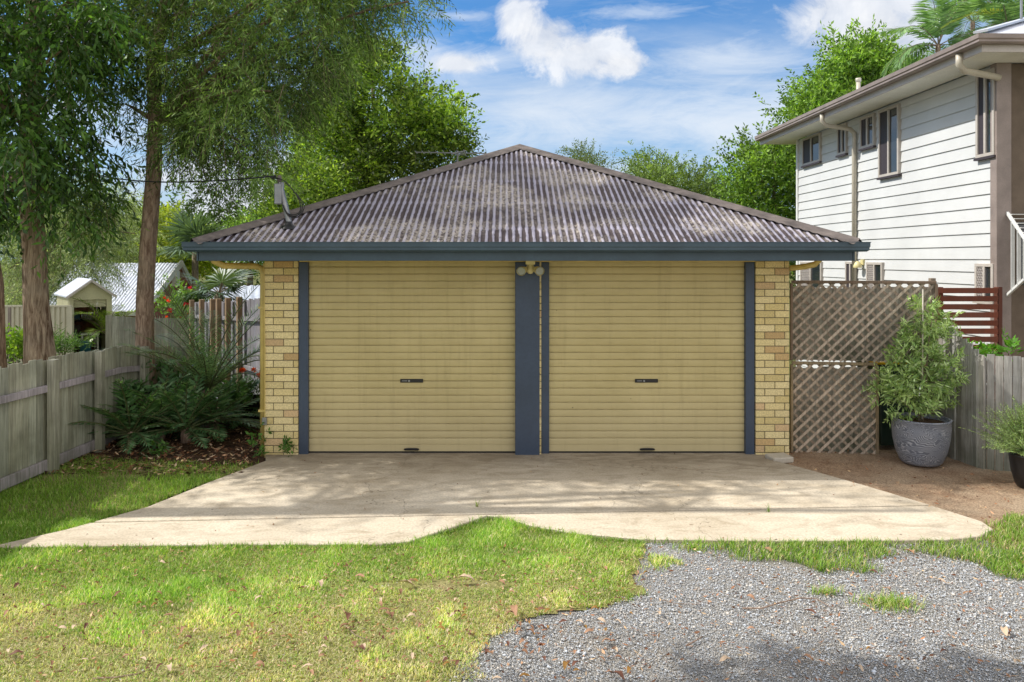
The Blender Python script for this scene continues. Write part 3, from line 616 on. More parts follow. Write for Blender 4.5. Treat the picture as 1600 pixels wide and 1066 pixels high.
capping((rx0+.02, ry0+.02, EZ+.01), (apx, AY, TOPZ), .17, sl); capping((rx1-.02, ry0+.02, EZ+.01), (apx, AY, TOPZ), .17, sl)
capping((apx, AY, TOPZ), (apx, AY2, TOPZ), .15, pitch)
capping((rx0, ry1, EZ+.01), (apx, AY2, TOPZ), .16, sl); capping((rx1, ry1, EZ+.01), (apx, AY2, TOPZ), .16, sl)
# roofing screws
mb = MB()
for rr in (.12, .95, 1.85, 2.75):
    for i in range(0, int(LX/PR)+1, 3):
        s = i*PR
        if min(s, LX-s) < rr+.1: continue
        z = EZ+rr*pitch+AMP; mb.lathe((rx0+s, ry0+rr-.004, z), [(.011, 0), (.011, .004), (.006, .007), (.001, .010)], 8)
mb.build('roof_screws', M['steel'], gar)
# downpipes
mb = MB(); mb.tube([(ex0+.12, EY+.10, 2.40), (ex0+.14, EY+.13, 2.33), (ex0+.22, EY+.20, 2.275), (x0g-.12, GY+.08, 2.262), (x0g-.06, GY+.10, 2.235), (x0g-.045, GY+.10, 2.17), (x0g-.045, GY+.10, -.05)], .038, 12)
d = mb.build('downpipe', M['cream'], gar, True)
for z in (1.75, .5): q = MB(); q.box(x0g-.092, x0g, GY+.055, GY+.148, z, z+.025); q.build('pipe_bracket', M['cream'], d)
mb = MB(); mb.tube([(ex1-.27, EY+.28, 2.42), (ex1-.27, EY+.30, 2.34), (ex1-.31, EY+.33, 2.29), (ex1-.40, EY+.40, 2.262), (x1g+.03, GY+.12, 2.235), (x1g+.01, GY+.14, 2.23)], .034, 12); mb.build('downpipe', M['cream'], gar, True)
# conduit, tall box and switch on left
mb = MB(); mb.box(x0g-.16, x0g-.105, GY+.45, GY+.6, 1.05, 1.82); mb.build('meter_cover', M['cream'], gar, bevel=.005)
mb = MB(); mb.box(x0g-.02, x0g+.035, GY-.03, GY-.002, .36, .45); q = mb.build('outdoor_switch', M['steel'], gar, bevel=.004)
mb = MB(); mb.tube([(x0g+.01, GY-.012, .45), (x0g+.012, GY-.012, 1.2), (x0g-.002, GY-.012, 2.3)], .006, 8); mb.build('conduit', M['cream'], gar)
# security lamp
lx = wx(828); mb = MB(); mb.box(lx-.055, lx+.055, GY-.20, GY-.03, 2.285, 2.338); lamp = mb.build('security_light', M['lamp'], gar, bevel=.006)
q = MB(); q.lathe((lx, GY-.13, 2.215), [(.001, -.042), (.025, -.036), (.04, -.015), (.042, .01), (.03, .035), (.02, .07)], 20); q.build('motion_sensor', M['lamp'], lamp, True)
for s in (-1, 1):
    q = MB(); d = Vector((s*.25, -.9, -.28)).normalized(); c0 = Vector((lx+s*.05, GY-.11, 2.235)); c1 = c0+d*.10+Vector((s*.035, 0, 0)); q.tube([c0, c0.lerp(c1, .35), c1-d*.02, c1], [.024, .04, .052, .056], 20, cap=False); b = q.build('lamp_head', M['lamp'], lamp, True)
    q = MB(); q.tube([c1-d*.012, c1-d*.008], .048, 20); q.build('lens', M['lens'], b)
    q = MB(); q.tube([(lx+s*.02, GY-.1, 2.29), c0], .01, 8); q.build('arm', M['lamp'], b)
# service mast on roof
mx, my, mz = -2.53, 8.97, EZ+(8.97-ry0)*pitch; mb = MB()
mb.tube([(mx, my, mz-.02), (mx-.0, my, mz+.06), (mx-.045, my, mz+.25), (mx-.085, my, mz+.42), (mx-.09, my, mz+.52)], [.034, .034, .034, .03, .03], 12); mast = mb.build('service_mast', M['steel'], gar, True)
q = MB(); q.lathe((mx, my, mz-.03), [(.11, 0), (.09, .035), (.05, .05), (.035, .09)], 20); q.build('roof_flashing', M['black'], mast, True)
q = MB(); q.box(mx-.16, mx-.075, my-.05, my+.03, mz+.26, mz+.50); q.build('fuse_box', M['steel'], mast, bevel=.008)
q = MB(); q.tube([(mx-.11, my, mz+.5), (mx-.115, my, mz+.56), (mx-.105, my, mz+.60)], [.02, .03, .018], 10); q.build('insulator', M['cap'], mast, True)
q = MB()
for k in range(3):
    a = [Vector((mx-.30+.05*k, my-.02, mz+.60-.02*k)), Vector((mx-.06, my-.05, mz+.54)), Vector((mx+.08, my-.06, mz+.40)), Vector((mx+.15+.02*k, my-.05, mz+.24)), Vector((mx+.11, my-.03, mz+.15-.02*k)), Vector((mx+.0, my-.04, mz+.15-.01*k)), Vector((mx-.07, my-.04, mz+.27))]
    pth = []
    for i in range(len(a)-1):
        p0, p1, p2, p3 = a[max(i-1, 0)], a[i], a[i+1], a[min(i+2, len(a)-1)]
        for t in np.linspace(0, 1, 6)[:-1]: pth.append(.5*((2*p1)+(-p0+p2)*t+(2*p0-5*p1+4*p2-p3)*t*t+(-p0+3*p1-3*p2+p3)*t**3))
    q.tube(pth, .006, 6)
q.build('cable_loops', M['black'], mast, True)
e = Vector((mx-.16, my, mz+.59)); f = P(-60, 178, 13.5); pts = [e.lerp(f, t)+Vector((0, 0, -.5*math.sin(math.pi*t))) for t in np.linspace(0, 1, 24)]
mb = MB(); mb.tube(pts, .009, 6); pl = mb.build('power_cable', M['black'], None, True); base_at(pl, e); tag(pl, 'black overhead power cable running from the roof mast into the left trees', 'cable')
# loose brick by right pillar
mb = MB(); mb.box(-.13, .13, -.10, .10, 0, .065, (.5, .46, .38), Matrix.Translation((wx(1212)-.02, GY-.17, -.03)) @ Matrix.Rotation(.25, 4, 'Z') @ Matrix.Rotation(.06, 4, 'X')); o = mb.build('paving_block', M['attr'], bevel=.008); base_at(o, (wx(1212)-.02, GY-.17, -.03)); tag(o, 'pale flat paving block at the foot of the right brick pillar', 'block')
# tv antenna behind the roof
tv = thing('television_antenna', 'slim television aerial with long boom seen behind the garage ridge', 'aerial', (-.95, 13.2, 0)); ax = P(715, 262, 13.2)
rz = EZ+(ax.x-rx0)*pitch
mb = MB(); mb.tube([(ax.x, 13.2, rz-.05), (ax.x, 13.2, P(0, 236, 13.2).z)], .014, 8); mb.build('mast', M['steel'], tv)
mb = MB(); A = P(650, 238, 13.3); B = P(760, 240, 13.1); mb.bar(A, B, .018, .018); mb.build('boom', M['steel'], tv)
mb = MB()
for i in range(11):
    p = A.lerp(B, i/10); l = .16+.035*i; mb.bar(p+Vector((-.0, -l, 0)), p+Vector((0, l, 0)), .008, .008)
for s in (1, -1): mb.bar(P(705, 240, 13.1), P(728, 236 if s > 0 else 242, 13.1)+Vector((0, .1*s, .02*s)), .01, .01)
mb.build('elements', M['steel'], tv)

# ------------------------------------------------------------------ neighbour house on the right
ROT = math.atan(.021); NX, NY = 6.67, 10.4
hs = thing('neighbour_house', 'two storey white weatherboard house with taupe front on the right', 'house', (NX, NY, 0), None, ROT)
def hY(px):                                     # y' along the side wall for a sighting
    Y = 6.888/((px-CX)/F+.021); return Y-NY
def hz(px, py): Y = hY(px)+NY; return CAMZ-(py-HY)/F*Y
LEN = hY(1247); WT = 5.0
mb = MB(); bh = .180; z = WT
k = 0; zs = []
zl = CAMZ+.0
z0 = CAMZ-.0-.18*14
while z0 < WT:
    a, b = z0, min(z0+bh, WT)
    mb.add([(-.022, -.0, a), (-.022, LEN, a), (-.004, LEN, b), (-.004, 0, b)], [(0, 1, 2, 3)]); mb.add([(-.004, 0, a), (-.004, LEN, a), (-.022, LEN, a), (-.022, 0, a)], [(0, 1, 2, 3)]); z0 += bh
wl = mb.build('side_wall', M['siding'], hs)
mb = MB(); mb.box(0, 9, .0, .15, -.3, WT); mb.build('front_wall', M['taupe'], hs)
mb = MB(); mb.box(0.0, 9, LEN-.15, LEN, -.3, WT); mb.build('rear_wall', M['taupe'], hs)
mb = MB(); mb.box(0, .12, .151, LEN-.151, -.3, WT); mb.build('wall_core', M['mortar'], hs)
mb = MB(); mb.box(-.045, .16, -.035, .10, -.3, WT); mb.build('corner_post', M['hgutter'], hs, bevel=.004)
mb = MB(); mb.box(-.04, .02, LEN-.06, LEN+.02, -.3, WT); mb.build('corner_trim', M['white'], hs)
OH = .62
mb = MB(); mb.box(-OH, 9.5, -OH, -.04, WT, WT+.02); mb.box(-OH, -.045, -.04, LEN+OH, WT, WT+.02); mb.box(-.045, 9.5, LEN, LEN+OH, WT, WT+.02); mb.build('soffit', M['soffit'], hs)
mb = MB(); mb.box(-OH-.02, -OH, -OH-.02, LEN+OH, WT-.02, WT+.17); mb.box(-OH, 9.5, -OH-.02, -OH, WT-.02, WT+.17); mb.build('fascia', M['fascia'], hs, bevel=.003)
prof = [(0, .02), (-.09, .02), (-.105, .035), (-.105, .06), (-.12, .075), (-.125, .13), (0, .13)]
mb = MB(); o0, o1, o2 = [(-OH-.021+u, LEN+OH, WT+.05+v) for u, v in prof], [(-OH-.021+u, -OH-.021+u, WT+.05+v) for u, v in prof], [(9.5, -OH-.021+u, WT+.05+v) for u, v in prof]
for A, B in ((o0, o1), (o1, o2)):
    for j in range(len(prof)-1): mb.add([A[j], B[j], B[j+1], A[j+1]], [(0, 1, 2, 3)])
mb.add(o0, [tuple(range(len(prof)))]); mb.build('gutter', M['hgutter'], hs)
# roof
HPi = .40; RW = 10.2; q = RW/2
def hroof(o, u, v, L, topf):
    PRR = .1; ns = int(L/PRR*4); V = []; nr = Vector((-v[0]*HPi, -v[1]*HPi, 1)).normalized()
    for i in range(ns+1):
        s = L*i/ns; ph = math.cos(2*math.pi*s/PRR)*.012; run = topf(s)+1e-4
        for t in (0, run/2, run): V.append((o[0]+u[0]*s+v[0]*t+nr.x*ph, o[1]+u[1]*s+v[1]*t+nr.y*ph, WT+.19+t*HPi+nr.z*ph))
    idx = np.arange(len(V)).reshape(ns+1, 3); Q = np.stack([idx[:-1, :-1], idx[1:, :-1], idx[1:, 1:], idx[:-1, 1:]], -1).reshape(-1, 4)
    link('roof', np_mesh('roof', np.array(V), Q), M['zinc'], hs, True)
rl = LEN+2*OH+.06; hroof((-OH-.07, -OH-.07), (1, 0), (0, 1), RW, lambda s: min(s, RW-s)); hroof((-OH-.07, LEN+OH), (0, -1), (1, 0), rl, lambda s: min(s, rl-s, q)); hroof((-OH-.07+RW, LEN+OH), (-1, 0), (0, -1), RW, lambda s: min(s, RW-s, rl/2))
mb = MB(); mb.bar((-OH-.07, -OH-.07, WT+.225), (-OH-.07+q*.75, -OH-.07+q*.75, WT+.225+q*.75*HPi), .16, .03); mb.build('ridge_cap', M['zinc'], hs)
# windows: sighted x range, y range at its left and right edge, number of lights
def window(xa, xb, ta, ba, tb, bb, sc='l', hood=False):
    ya, yb = hY(xb), hY(xa); zt = (hz(xa, ta)+hz(xb, tb))/2; zb_ = (hz(xa, ba)+hz(xb, bb))/2; f = .045; mb = MB(); ym = (ya+yb)/2
    for (p, q_, r_, s_) in ((ya, yb, zt-f, zt), (ya, yb, zb_, zb_+f), (ya, ya+f, zb_+f, zt-f), (yb-f, yb, zb_+f, zt-f), (ym-f/2, ym+f/2, zb_+f, zt-f)): mb.box(-.062, -.004, p, q_, r_, s_)
    w = mb.build('window', M['frame'], hs, bevel=.003)
    g = MB(); g.box(-.036, -.030, ya+f, ym-f/2, zb_+f, zt-f); g.build('pane', M['glass'], w)
    g = MB(); g.box(-.044, -.036, ym+f/2, yb-f, zb_+f, zt-f); g.build('fly_screen', M['screen'], w)
    s = MB(); s.box(-.075, -.003, ya-.02, yb+.02, zb_-.035, zb_-.002); s.build('sill', M['screen'] if not hood else M['frame'], w)
    if hood:   # security mesh: crossed diagonal bars
        h_ = MB(); 
        for (a, b) in ((ym+f/2, yb-f),):
            n = 9
            for i in range(-n, n*2):
                for sg in (1, -1):
                    p = [(a, zb_+i*.07), (b, zb_+i*.07+sg*(b-a)*1.6)]; lo, hi = zb_+f, zt-f
                    cl = clip_seg(p[0], p[1], a, b, lo, hi)
                    if cl: h_.bar((-.048, cl[0][0], cl[0][1]), (-.048, cl[1][0], cl[1][1]), .006, .009, (1, 0, 0))
        h_.build('security_mesh', M['fascia'], w)
def clip_seg(a, b, x0, x1, y0, y1):
    t0, t1 = 0., 1.; dx, dy = b[0]-a[0], b[1]-a[1]
    for p, q_ in ((-dx, a[0]-x0), (dx, x1-a[0]), (-dy, a[1]-y0), (dy, y1-a[1])):
        if abs(p) < 1e-9:
            if q_ < 0: return None
            continue
        r = q_/p
        if p < 0: t0 = max(t0, r)
        else: t1 = min(t1, r)
    if t1-t0 < 1e-3: return None
    return (a[0]+dx*t0, a[1]+dy*t0), (a[0]+dx*t1, a[1]+dy*t1)
window(1257, 1285, 218, 260, 207, 252); window(1312, 1326, 196, 243, 192, 240); window(1348, 1370, 186, 234, 176, 227)
window(1377, 1409, 175, 279, 161, 271); window(1530.5, 1559.5, 117, 248, 105, 242)
window(1254, 1287, 409, 452, 409, 453, hood=True); window(1325, 1340, 409, 455, 409, 455); window(1358, 1383, 410, 455, 410, 456, hood=True); window(1529, 1558, 412, 470, 412, 472, hood=True)
def pipe(px, pyt, pyb):
    y = hY(px); mb = MB(); zt = hz(px, pyt); mb.tube([(-OH-.05, y, WT+.06), (-OH-.05, y, WT-.07), (-OH+.02, y, WT-.15), (-.14, y, WT-.22), (-.065, y, WT-.29), (-.065, y, WT-.42), (-.065, y, hz(px, pyb))], .042, 12); return mb.build('downpipe', M['pipe'], hs, True)
pipe(1340, 190, 445)
mb = MB(); y = -.25; mb.tube([(-OH-.05, -.22, WT+.06), (-OH-.05, -.22, WT-.08), (-OH+.02, -.20, WT-.15), (-.12, -.07, WT-.19), (-.03, -.08, WT-.22)], .045, 12); mb.build('downpipe', M['pipe'], hs, True)
# vent pipe, roof pole, lamp
y = hY(1329); mb = MB(); mb.tube([(.15, y, WT+.3), (.15, y, WT+.74)], .04, 12); mb.tube([(.15, y, WT+.74), (.15, y, WT+.80)], .052, 12); mb.build('vent_pipe', M['pipe'], hs, True)
mb = MB(); mb.tube([(.95, .9, WT+.7), (.95, .9, WT+2.6)], .018, 8); mb.build('aerial_pole', M['steel'], hs)
y = hY(1350); zc = hz(1350, 410); mb = MB(); mb.box(-.05, -.005, y-.05, y+.05, zc-.05, zc+.05); wlmp = mb.build('wall_light', M['lamp'], hs, bevel=.006); q = MB(); q.lathe((-.12, y, zc-.10), [(.07, 0), (.075, .03), (.05, .09), (.02, .12)], 16); q.build('lamp_shade', M['lamp'], wlmp, True)
# white slatted window awning on the front wall
aw = MB(); ax0, ax1 = .10, 2.2; zt = P(0, 332, 10.4).z; zo = P(0, 412, 9.8).z; zb2 = P(0, 462, 10.35).z
AD = -.68; W0 = Vector((ax0, -.03, zt)); W1 = Vector((ax0, AD, zo)); W2 = Vector((ax0, -.03, zb2))
aw.bar(W0, W1, .035, .035); aw.bar(W1, W2, .035, .035); aw.bar(W0, W2, .03, .03)
o = aw.build('window_awning', M['white'], hs, bevel=.003)
aw = MB()
for t in (.18, .36, .54, .72, .88):
    a = W0.lerp(W1, t); b = W2.lerp(W1, t); aw.bar(a, b, .05, .008, (0, 1, 0))
aw.build('side_battens', M['white'], o)
aw = MB()
for i in range(11):
    p = W0.lerp(W1, (i+.5)/11); aw.box(ax0+.02, ax1, p.y-.045, p.y+.03, p.z-.004, p.z+.004, M=None)
aw.build('louvres', M['white'], o)
aw = MB(); aw.box(.25, 2.1, -.02, -.003, 2.0, 2.85); aw.build('pane', M['glass'], o)

# red brown slat screen
SY = 10.2; scn = thing('slat_screen', 'red brown horizontal timber slat screen beside the white house', 'screen', (P(1510, 500, SY).x, SY, 0))
xa = P(1448, 0, SY).x; xb = P(1566, 0, SY).x
mb = MB(); zt = P(0, 450, SY).z
for i in range(14):
    t = zt-i*.108; w = random.uniform(.8, 1.15); mb.box(xa, xb-.05, SY, SY+.02, t-.072, t, (.20*w, .062*w, .036*w))
mb.build('slats', M['merbau'], scn, bevel=.002)
for p in (xa+.03, xb-.022, (xa+xb)/2-.3):
    mb = MB(); mb.box(p-.03, p+.03, SY+.021, SY+.09, -.1, zt+.01, (.15, .05, .03)); mb.build('post', M['merbau'], scn)
mb = MB(); mb.box(xb-.048, xb, SY-.004, SY+.02, -.1, zt+.012, (.13, .045, .03)); mb.build('edge_board', M['merbau'], scn)

# lattice
def lattice(name, label, cat, pA, pB, z0, z1, per=.128, sw=.031, cols=((.36, .28, .21), (.52, .43, .34)), frame=True, backing=True, fcol=(.24, .17, .12)):
    A = Vector((pA[0], pA[1], 0)); B = Vector((pB[0], pB[1], 0)); L = (B-A).length; d = (B-A)/L; nr = Vector((d.y, -d.x, 0))   # towards viewer
    t = thing(name, label, cat, (A.x, A.y, z0)); H = z1-z0
    mb = MB()
    for sg, off, cc in ((1, .012, cols[1]), (-1, .0, cols[0])):
        k = -H if sg > 0 else 0
        while k < L+H:
            seg = clip_seg((k, 0), (k+sg*(H), H), 0, L, 0, H) if sg > 0 else clip_seg((k, 0), (k-H, H), 0, L, 0, H)
            k += per
            if not seg: continue
            w = random.uniform(.75, 1.25); a = A+d*seg[0][0]+Vector((0, 0, z0+seg[0][1]))+nr*off; b = A+d*seg[1][0]+Vector((0, 0, z0+seg[1][1]))+nr*off
            mb.bar(a, b, .007, sw, d.cross(Vector((0, 0, 1))) if 0 else Vector((0, 0, 1)), tuple(c*w for c in cc))
    mb.build('lattice_panel', M['lat'], t)
    if frame:
        mb = MB(); e = nr*.02
        mb.bar(A+e+Vector((0, 0, z1)), B+e+Vector((0, 0, z1)), .028, .035, col=fcol); mb.build('top_rail', M['lat'], t, bevel=.003)
        for p in (A, B):
            mb = MB(); mb.bar(p+Vector((0, 0, z0))+e*.9, p+e*.9+Vector((0, 0, z1-.019)), .03, .03, (0, 1, 0), col=fcol); mb.build('stile', M['lat'], t, bevel=.003)
    if backing:
        mb = MB(); s = 0
        while s < L-.02:
            w = min(.125, L-s); c = random.uniform(.75, 1.15); q = A+d*s-nr*.07; q2 = A+d*(s+w+.004)-nr*.07; h = z1-random.uniform(.05, .09)
            mb.bar(Vector((q.x, q.y, (z0+h)/2)), Vector((q2.x, q2.y, (z0+h)/2)), .016, h-z0, col=(.62*c, .58*c, .48*c)); s += w
        mb.build('backing_boards', M['wood'], t)
    return t
LYa, LYb = 9.50, 9.22
lattice('lattice_screen', 'tall brown diamond lattice screen right of the garage, upper panel', 'lattice', (P(1236, 0, LYa).x, LYa), (P(1462, 0, LYb).x, LYb), 1.10, P(0, 441, 9.35).z)
lattice('lattice_gate', 'lower brown diamond lattice gate beside the right brick pillar', 'gate', (P(1236, 0, LYa-.02).x, LYa-.03), (P(1366, 0, LYa-.1).x, LYa-.16), -.03, 1.075, cols=((.40, .31, .22), (.58, .47, .36)), fcol=(.36, .27, .16))
# support post & stake
mb = MB(); p = P(1455, 0, 9.3); mb.box(p.x-.03, p.x+.03, 9.25, 9.31, -.05, 2.12, (.3, .24, .18)); o = mb.build('timber_post', M['wood'], bevel=.003); base_at(o, (p.x, 9.28, -.05)); tag(o, 'slim brown timber post at the right end of the lattice', 'post')

# paling fences
def paling(name, label, path, tops, bots, pw=.1, back=False, rails=(.25, .8), posts=None, posth=None, cc=(.38, .36, .33), group=None, kick=False, railcol=None, postcol=(.30, .25, .2), postside=1, gap=.004, var=.22):
    """path: list of 2d points; tops/bots heights at them. postside: +1 viewer side of line (left of travel = -)"""
    t = thing(name, label, 'fence', (path[0][0], path[0][1], bots[0]), group); mb = MB(); Ls = [0]
    for a, b in zip(path, path[1:]): Ls.append(Ls[-1]+math.dist(a, b))
    def at(s):
        for i in range(len(path)-1):
            if s <= Ls[i+1] or i == len(path)-2:
                k = (s-Ls[i])/(Ls[i+1]-Ls[i]); a = Vector(path[i]).lerp(Vector(path[i+1]), k); d = (Vector(path[i+1])-Vector(path[i])).normalized()
                return a, d, tops[i]+(tops[i+1]-tops[i])*k, bots[i]+(bots[i+1]-bots[i])*k
    s = 0
    while s < Ls[-1]-.02:
        w = pw*random.uniform(.93, 1.05); a, d, zt, zb_ = at(s); b = a+d*(w-gap); nr = Vector((d.y, -d.x)); j = random.uniform(-.004, .004)
        zt += random.uniform(-.014, .014); zt2 = zt+random.uniform(-.006, .006); c = random.uniform(1-var, 1+var); w2 = random.uniform(.94, 1.05); col = (cc[0]*c, cc[1]*c*w2**.5, cc[2]*c*w2); th = .014
        vs = []
        for q, zz in ((a, zt), (b, zt2)):
            for o_ in (j, j+th): vs.append((q.x+nr.x*o_, q.y+nr.y*o_, zb_)); vs.append((q.x+nr.x*o_, q.y+nr.y*o_, zz))
        mb.add(vs, [(0, 1, 3, 2), (4, 6, 7, 5), (0, 4, 5, 1), (2, 3, 7, 6), (1, 5, 7, 3), (0, 2, 6, 4)], col); s += w
    for (q0, q1, q2, zt, zz) in zip(path, path[1:], path[2:], tops[1:], bots[1:]):
        d = (Vector(q2)-Vector(q0)).normalized(); nr = Vector((d.y, -d.x))*(-.012*1); mb.bar((q1[0]-d.x*.05+nr.x, q1[1]-d.y*.05+nr.y, (zt+zz)/2-.01), (q1[0]+d.x*.05+nr.x, q1[1]+d.y*.05+nr.y, (zt+zz)/2-.01), .012, zt-zz-.02, col=cc)
    mb.build('palings', M['wood'], t)
    off = .036*postside+(.014 if postside > 0 else 0)
    for r in rails:
        mb = MB()
        for i in range(len(path)-1):
            d = (Vector(path[i+1])-Vector(path[i])).normalized(); nr = Vector((d.y, -d.x))*off
            mb.bar((path[i][0]+nr.x, path[i][1]+nr.y, bots[i]+(tops[i]-bots[i])*r), (path[i+1][0]+nr.x, path[i+1][1]+nr.y, bots[i+1]+(tops[i+1]-bots[i+1])*r), .04, .075 if not kick or r > .4 else .12, col=railcol or tuple(c*1.05 for c in cc))
        mb.build('rail', M['wood'], t, bevel=.004)
    for s in posts or []:
        a, d, zt, zb_ = at(s); nr = Vector((d.y, -d.x))*(off+.055*postside); h = zt+(posth or .0); w = .05
        mb = MB(); mb.bar((a.x+nr.x, a.y+nr.y, zb_), (a.x+nr.x, a.y+nr.y, h), .10, .085, (nr.x, nr.y, 0), col=postcol); mb.build('post', M['wood'], t, bevel=.004)
    return t
FX = -5.12
paling('paling_fence', 'weathered grey paling fence with posts and rails along the left lawn', [(FX-.1, 5.2), (FX, 9.3), (FX-.02, 10.2), (FX+.22, 11.7)], [1.29, 1.22, 1.19, 1.02], [-.05]*4, .115, rails=(.09, .75), posts=[2.15, 3.35, 4.3, 5.4, 6.4], posth=.0, cc=(.50, .50, .39), railcol=(.54, .48, .52), kick=True, postcol=(.44, .43, .34))
paling('paling_fence', 'silvery paling fence with raked top behind the potted plants', [(P(1458, 0, 9.6).x, 9.7), (P(1487, 0, 9.2).x, 9.2), (P(1533, 0, 8.75).x, 8.75), (P(1720, 0, 8.25).x, 8.25)], [1.62, 1.53, 1.26, 1.27], [-.06]*4, .085, rails=(.3, .8), postside=-1, cc=(.52, .50, .46), var=.3, gap=.007)
paling('paling_fence', 'taller shaded paling fence with stepped posts behind the cycad', [(P(300, 0, 16.5).x, 16.5), (P(352, 0, 14.6).x, 14.6), (P(412, 0, 12.8).x, 12.8)], [1.42, 1.55, 1.70], [-.05]*3, .10, rails=(.3, .8), posts=[.4, 1.15, 1.9, 2.3, 2.9, 3.6], posth=.05, cc=(.30, .28, .30), postcol=(.33, .22, .13))
paling('paling_fence', 'mossy grey paling fence far behind the left tree trunk', [(P(165, 0, 16).x, 16), (P(302, 0, 16.6).x, 16.6)], [P(0, 494, 16).z, P(0, 500, 16.6).z], [-.1]*2, .12, rails=(.3, .8), postside=-1, cc=(.40, .40, .33))

# ------------------------------------------------------------------ pots and bin
def potted(name, label, base, prof, mat, foliage):
    t = thing(name, label, 'potted plant', base); mb = MB(); mb.lathe(base, prof, 48); mb.build('pot', M[mat], t, True)
    r = prof[-1][0]; z = max(p[1] for p in prof)-.05; m = MB(); m.lathe((base[0], base[1], base[2]+z), [(r-.005, 0), (r*.5, .012), (.01, .018)], 24); m.build('potting_soil', M['mulch'], t, True)
    foliage(t); return t
pb = P(1439, 719, 8.93); pb = (pb.x, 8.93, -.015)
def fol1(t):
    c0 = Vector(pb); mb = MB(); cl = []
    for dx, dy, h in ((0, 0, 1.60), (.07, -.03, 1.75), (-.06, .05, 1.2)):
        p = [c0+Vector((dx*.3*k, dy*.4*k, .42+(h-.42)*k/5))+Vector((random.uniform(-.02, .02), random.uniform(-.02, .02), 0)) for k in range(6)]; mb.tube(p, np.linspace(.016, .006, 6).tolist(), 7)
    mb.build('stems', M['barkC'], t, True)
    boxes = [(1440,520,.15,1.),(1432,545,.2,.8),(1465,505,.16,.8),(1412,550,.15,.7),(1405,590,.2,1.),(1440,600,.25,1.2),(1475,590,.17,.8),(1390,610,.15,.8),(1425,630,.2,1.),(1470,625,.12,.6),(1450,560,.22,1.1),(1478,560,.15,.5),(1405,625,.14,.7),(1442,480,.10,.5),(1455,530,.15,.8),(1488,603,.1,.35),(1385,590,.1,.35),(1440,645,.12,.5)]
    st = []; dr = []
    for px, py, r, w in boxes:
        c = np.array(P(px, py, 8.93+random.uniform(-.12, .12))); k = int(36*w); o = rng.normal(0, .5, (k, 3)); st.append(c+o*r*.9); dr.append(unit(o+rng.normal(0, .4, (k, 3))+np.array([0, 0, .35])))
    st = np.concatenate(st); dr = np.concatenate(dr); V, Q, cc, pos = sprays(st, dr, .11*rng.uniform(.7, 1.3, len(st)), 11, (.085, .019), .1, 66, [(.32, .46, .15), (.42, .56, .20), (.20, .32, .10), (.52, .64, .32)], .22)
    link('foliage', np_mesh('foliage', V, Q, cc), M['waxy'], t)
    # leafy side branches back to the stems
    br = MB()
    for px, py, r, w in boxes: p = P(px, py, 8.93); z = max(.5, min(1.6, p.z-.25)); br.tube(curve((c0.x, c0.y, z), p, 5, .2, .06), [.007, .006, .005, .004, .003], 5)
    br.build('branches', M['barkC'], t, True)
potted('potted_shrub', 'large grey wood grain patterned pot with tall leafy shrub', pb, [(.001, 0), (.20, 0), (.225, .03), (.27, .14), (.30, .28), (.312, .42), (.31, .50), (.32, .51), (.318, .52), (.295, .52), (.288, .49), (.285, .42)], 'pot', fol1)
mb = MB(); s0 = P(1441, 655, 8.86); mb.tube([s0, P(1442, 452, 8.86)], .008, 8); o = mb.build('plant_stake', M['pipe'], None, True); base_at(o, s0); tag(o, 'thin pale stake standing upright in the wood grain pot', 'stake')
pb2 = G(1612, 758); pb2 = (pb2[0], pb2[1], -.02)
def fol2(t):
    c0 = np.array(pb2); n = 420; az = rng.uniform(0, 6.28, n); el = rng.uniform(.25, 1.45, n)
    dr = np.stack([np.cos(az)*np.cos(el), np.sin(az)*np.cos(el), np.sin(el)], 1); st = c0+np.array([0, 0, .33])+dr*rng.uniform(.03, .28, (n, 1))*np.array([1.2, 1, .9])
    V, Q, cc, pos = sprays(st, dr, .34*rng.uniform(.6, 1.25, n), 44, (.032, .006), .12, 55, [(.28, .40, .15), (.38, .50, .21), (.2, .3, .11)], .2)
    link('foliage', np_mesh('foliage', V, Q, cc), M['leaf'], t); v, q = twigmesh(pos, .003); link('stems', np_mesh('stems', v, q), M['barkC'], t)
potted('potted_rosemary', 'bushy rosemary in a dark pot at the right edge', pb2, [(.001, 0), (.13, 0), (.15, .03), (.185, .16), (.20, .28), (.205, .33), (.21, .335), (.20, .345), (.19, .34), (.18, .30)], 'black', fol2)
bx, by = P(1396, 0, 9.62).x, 9.75
wb = thing('wheelie_bin', 'dark green wheelie bin with yellow lid behind the potted shrub', 'bin', (bx, by, 0))
mb = MB(); vs = []
for z, w, d in ((.03, .20, .22), (.98, .27, .30), (1.02, .285, .315), (1.05, .285, .315)):
    vs += [(bx-w, by-d, z), (bx+w, by-d, z), (bx+w, by+d, z), (bx-w, by+d, z)]
fs = [(3, 2, 1, 0)]+[(a+i, a+(i+1) % 4, a+4+(i+1) % 4, a+4+i) for a in (0, 4, 8) for i in range(4)]; mb.add(vs, fs); mb.build('body', M['binm'], wb, bevel=.02, seg=2)
mb = MB(); mb.prism([(bx-.30, by-.34, 1.055), (bx-.30, by+.33, 1.055), (bx-.30, by+.33, 1.12), (bx-.30, by-.1, 1.125), (bx-.30, by-.34, 1.085)], (.60, 0, 0)); mb.build('lid', M['lid'], wb, bevel=.012, seg=2)
for s in (-1, 1): mb = MB(); mb.tube([(bx+s*.24, by+.22, .10), (bx+s*.29, by+.22, .10)], .10, 20); mb.build('wheel', M['black'], wb)
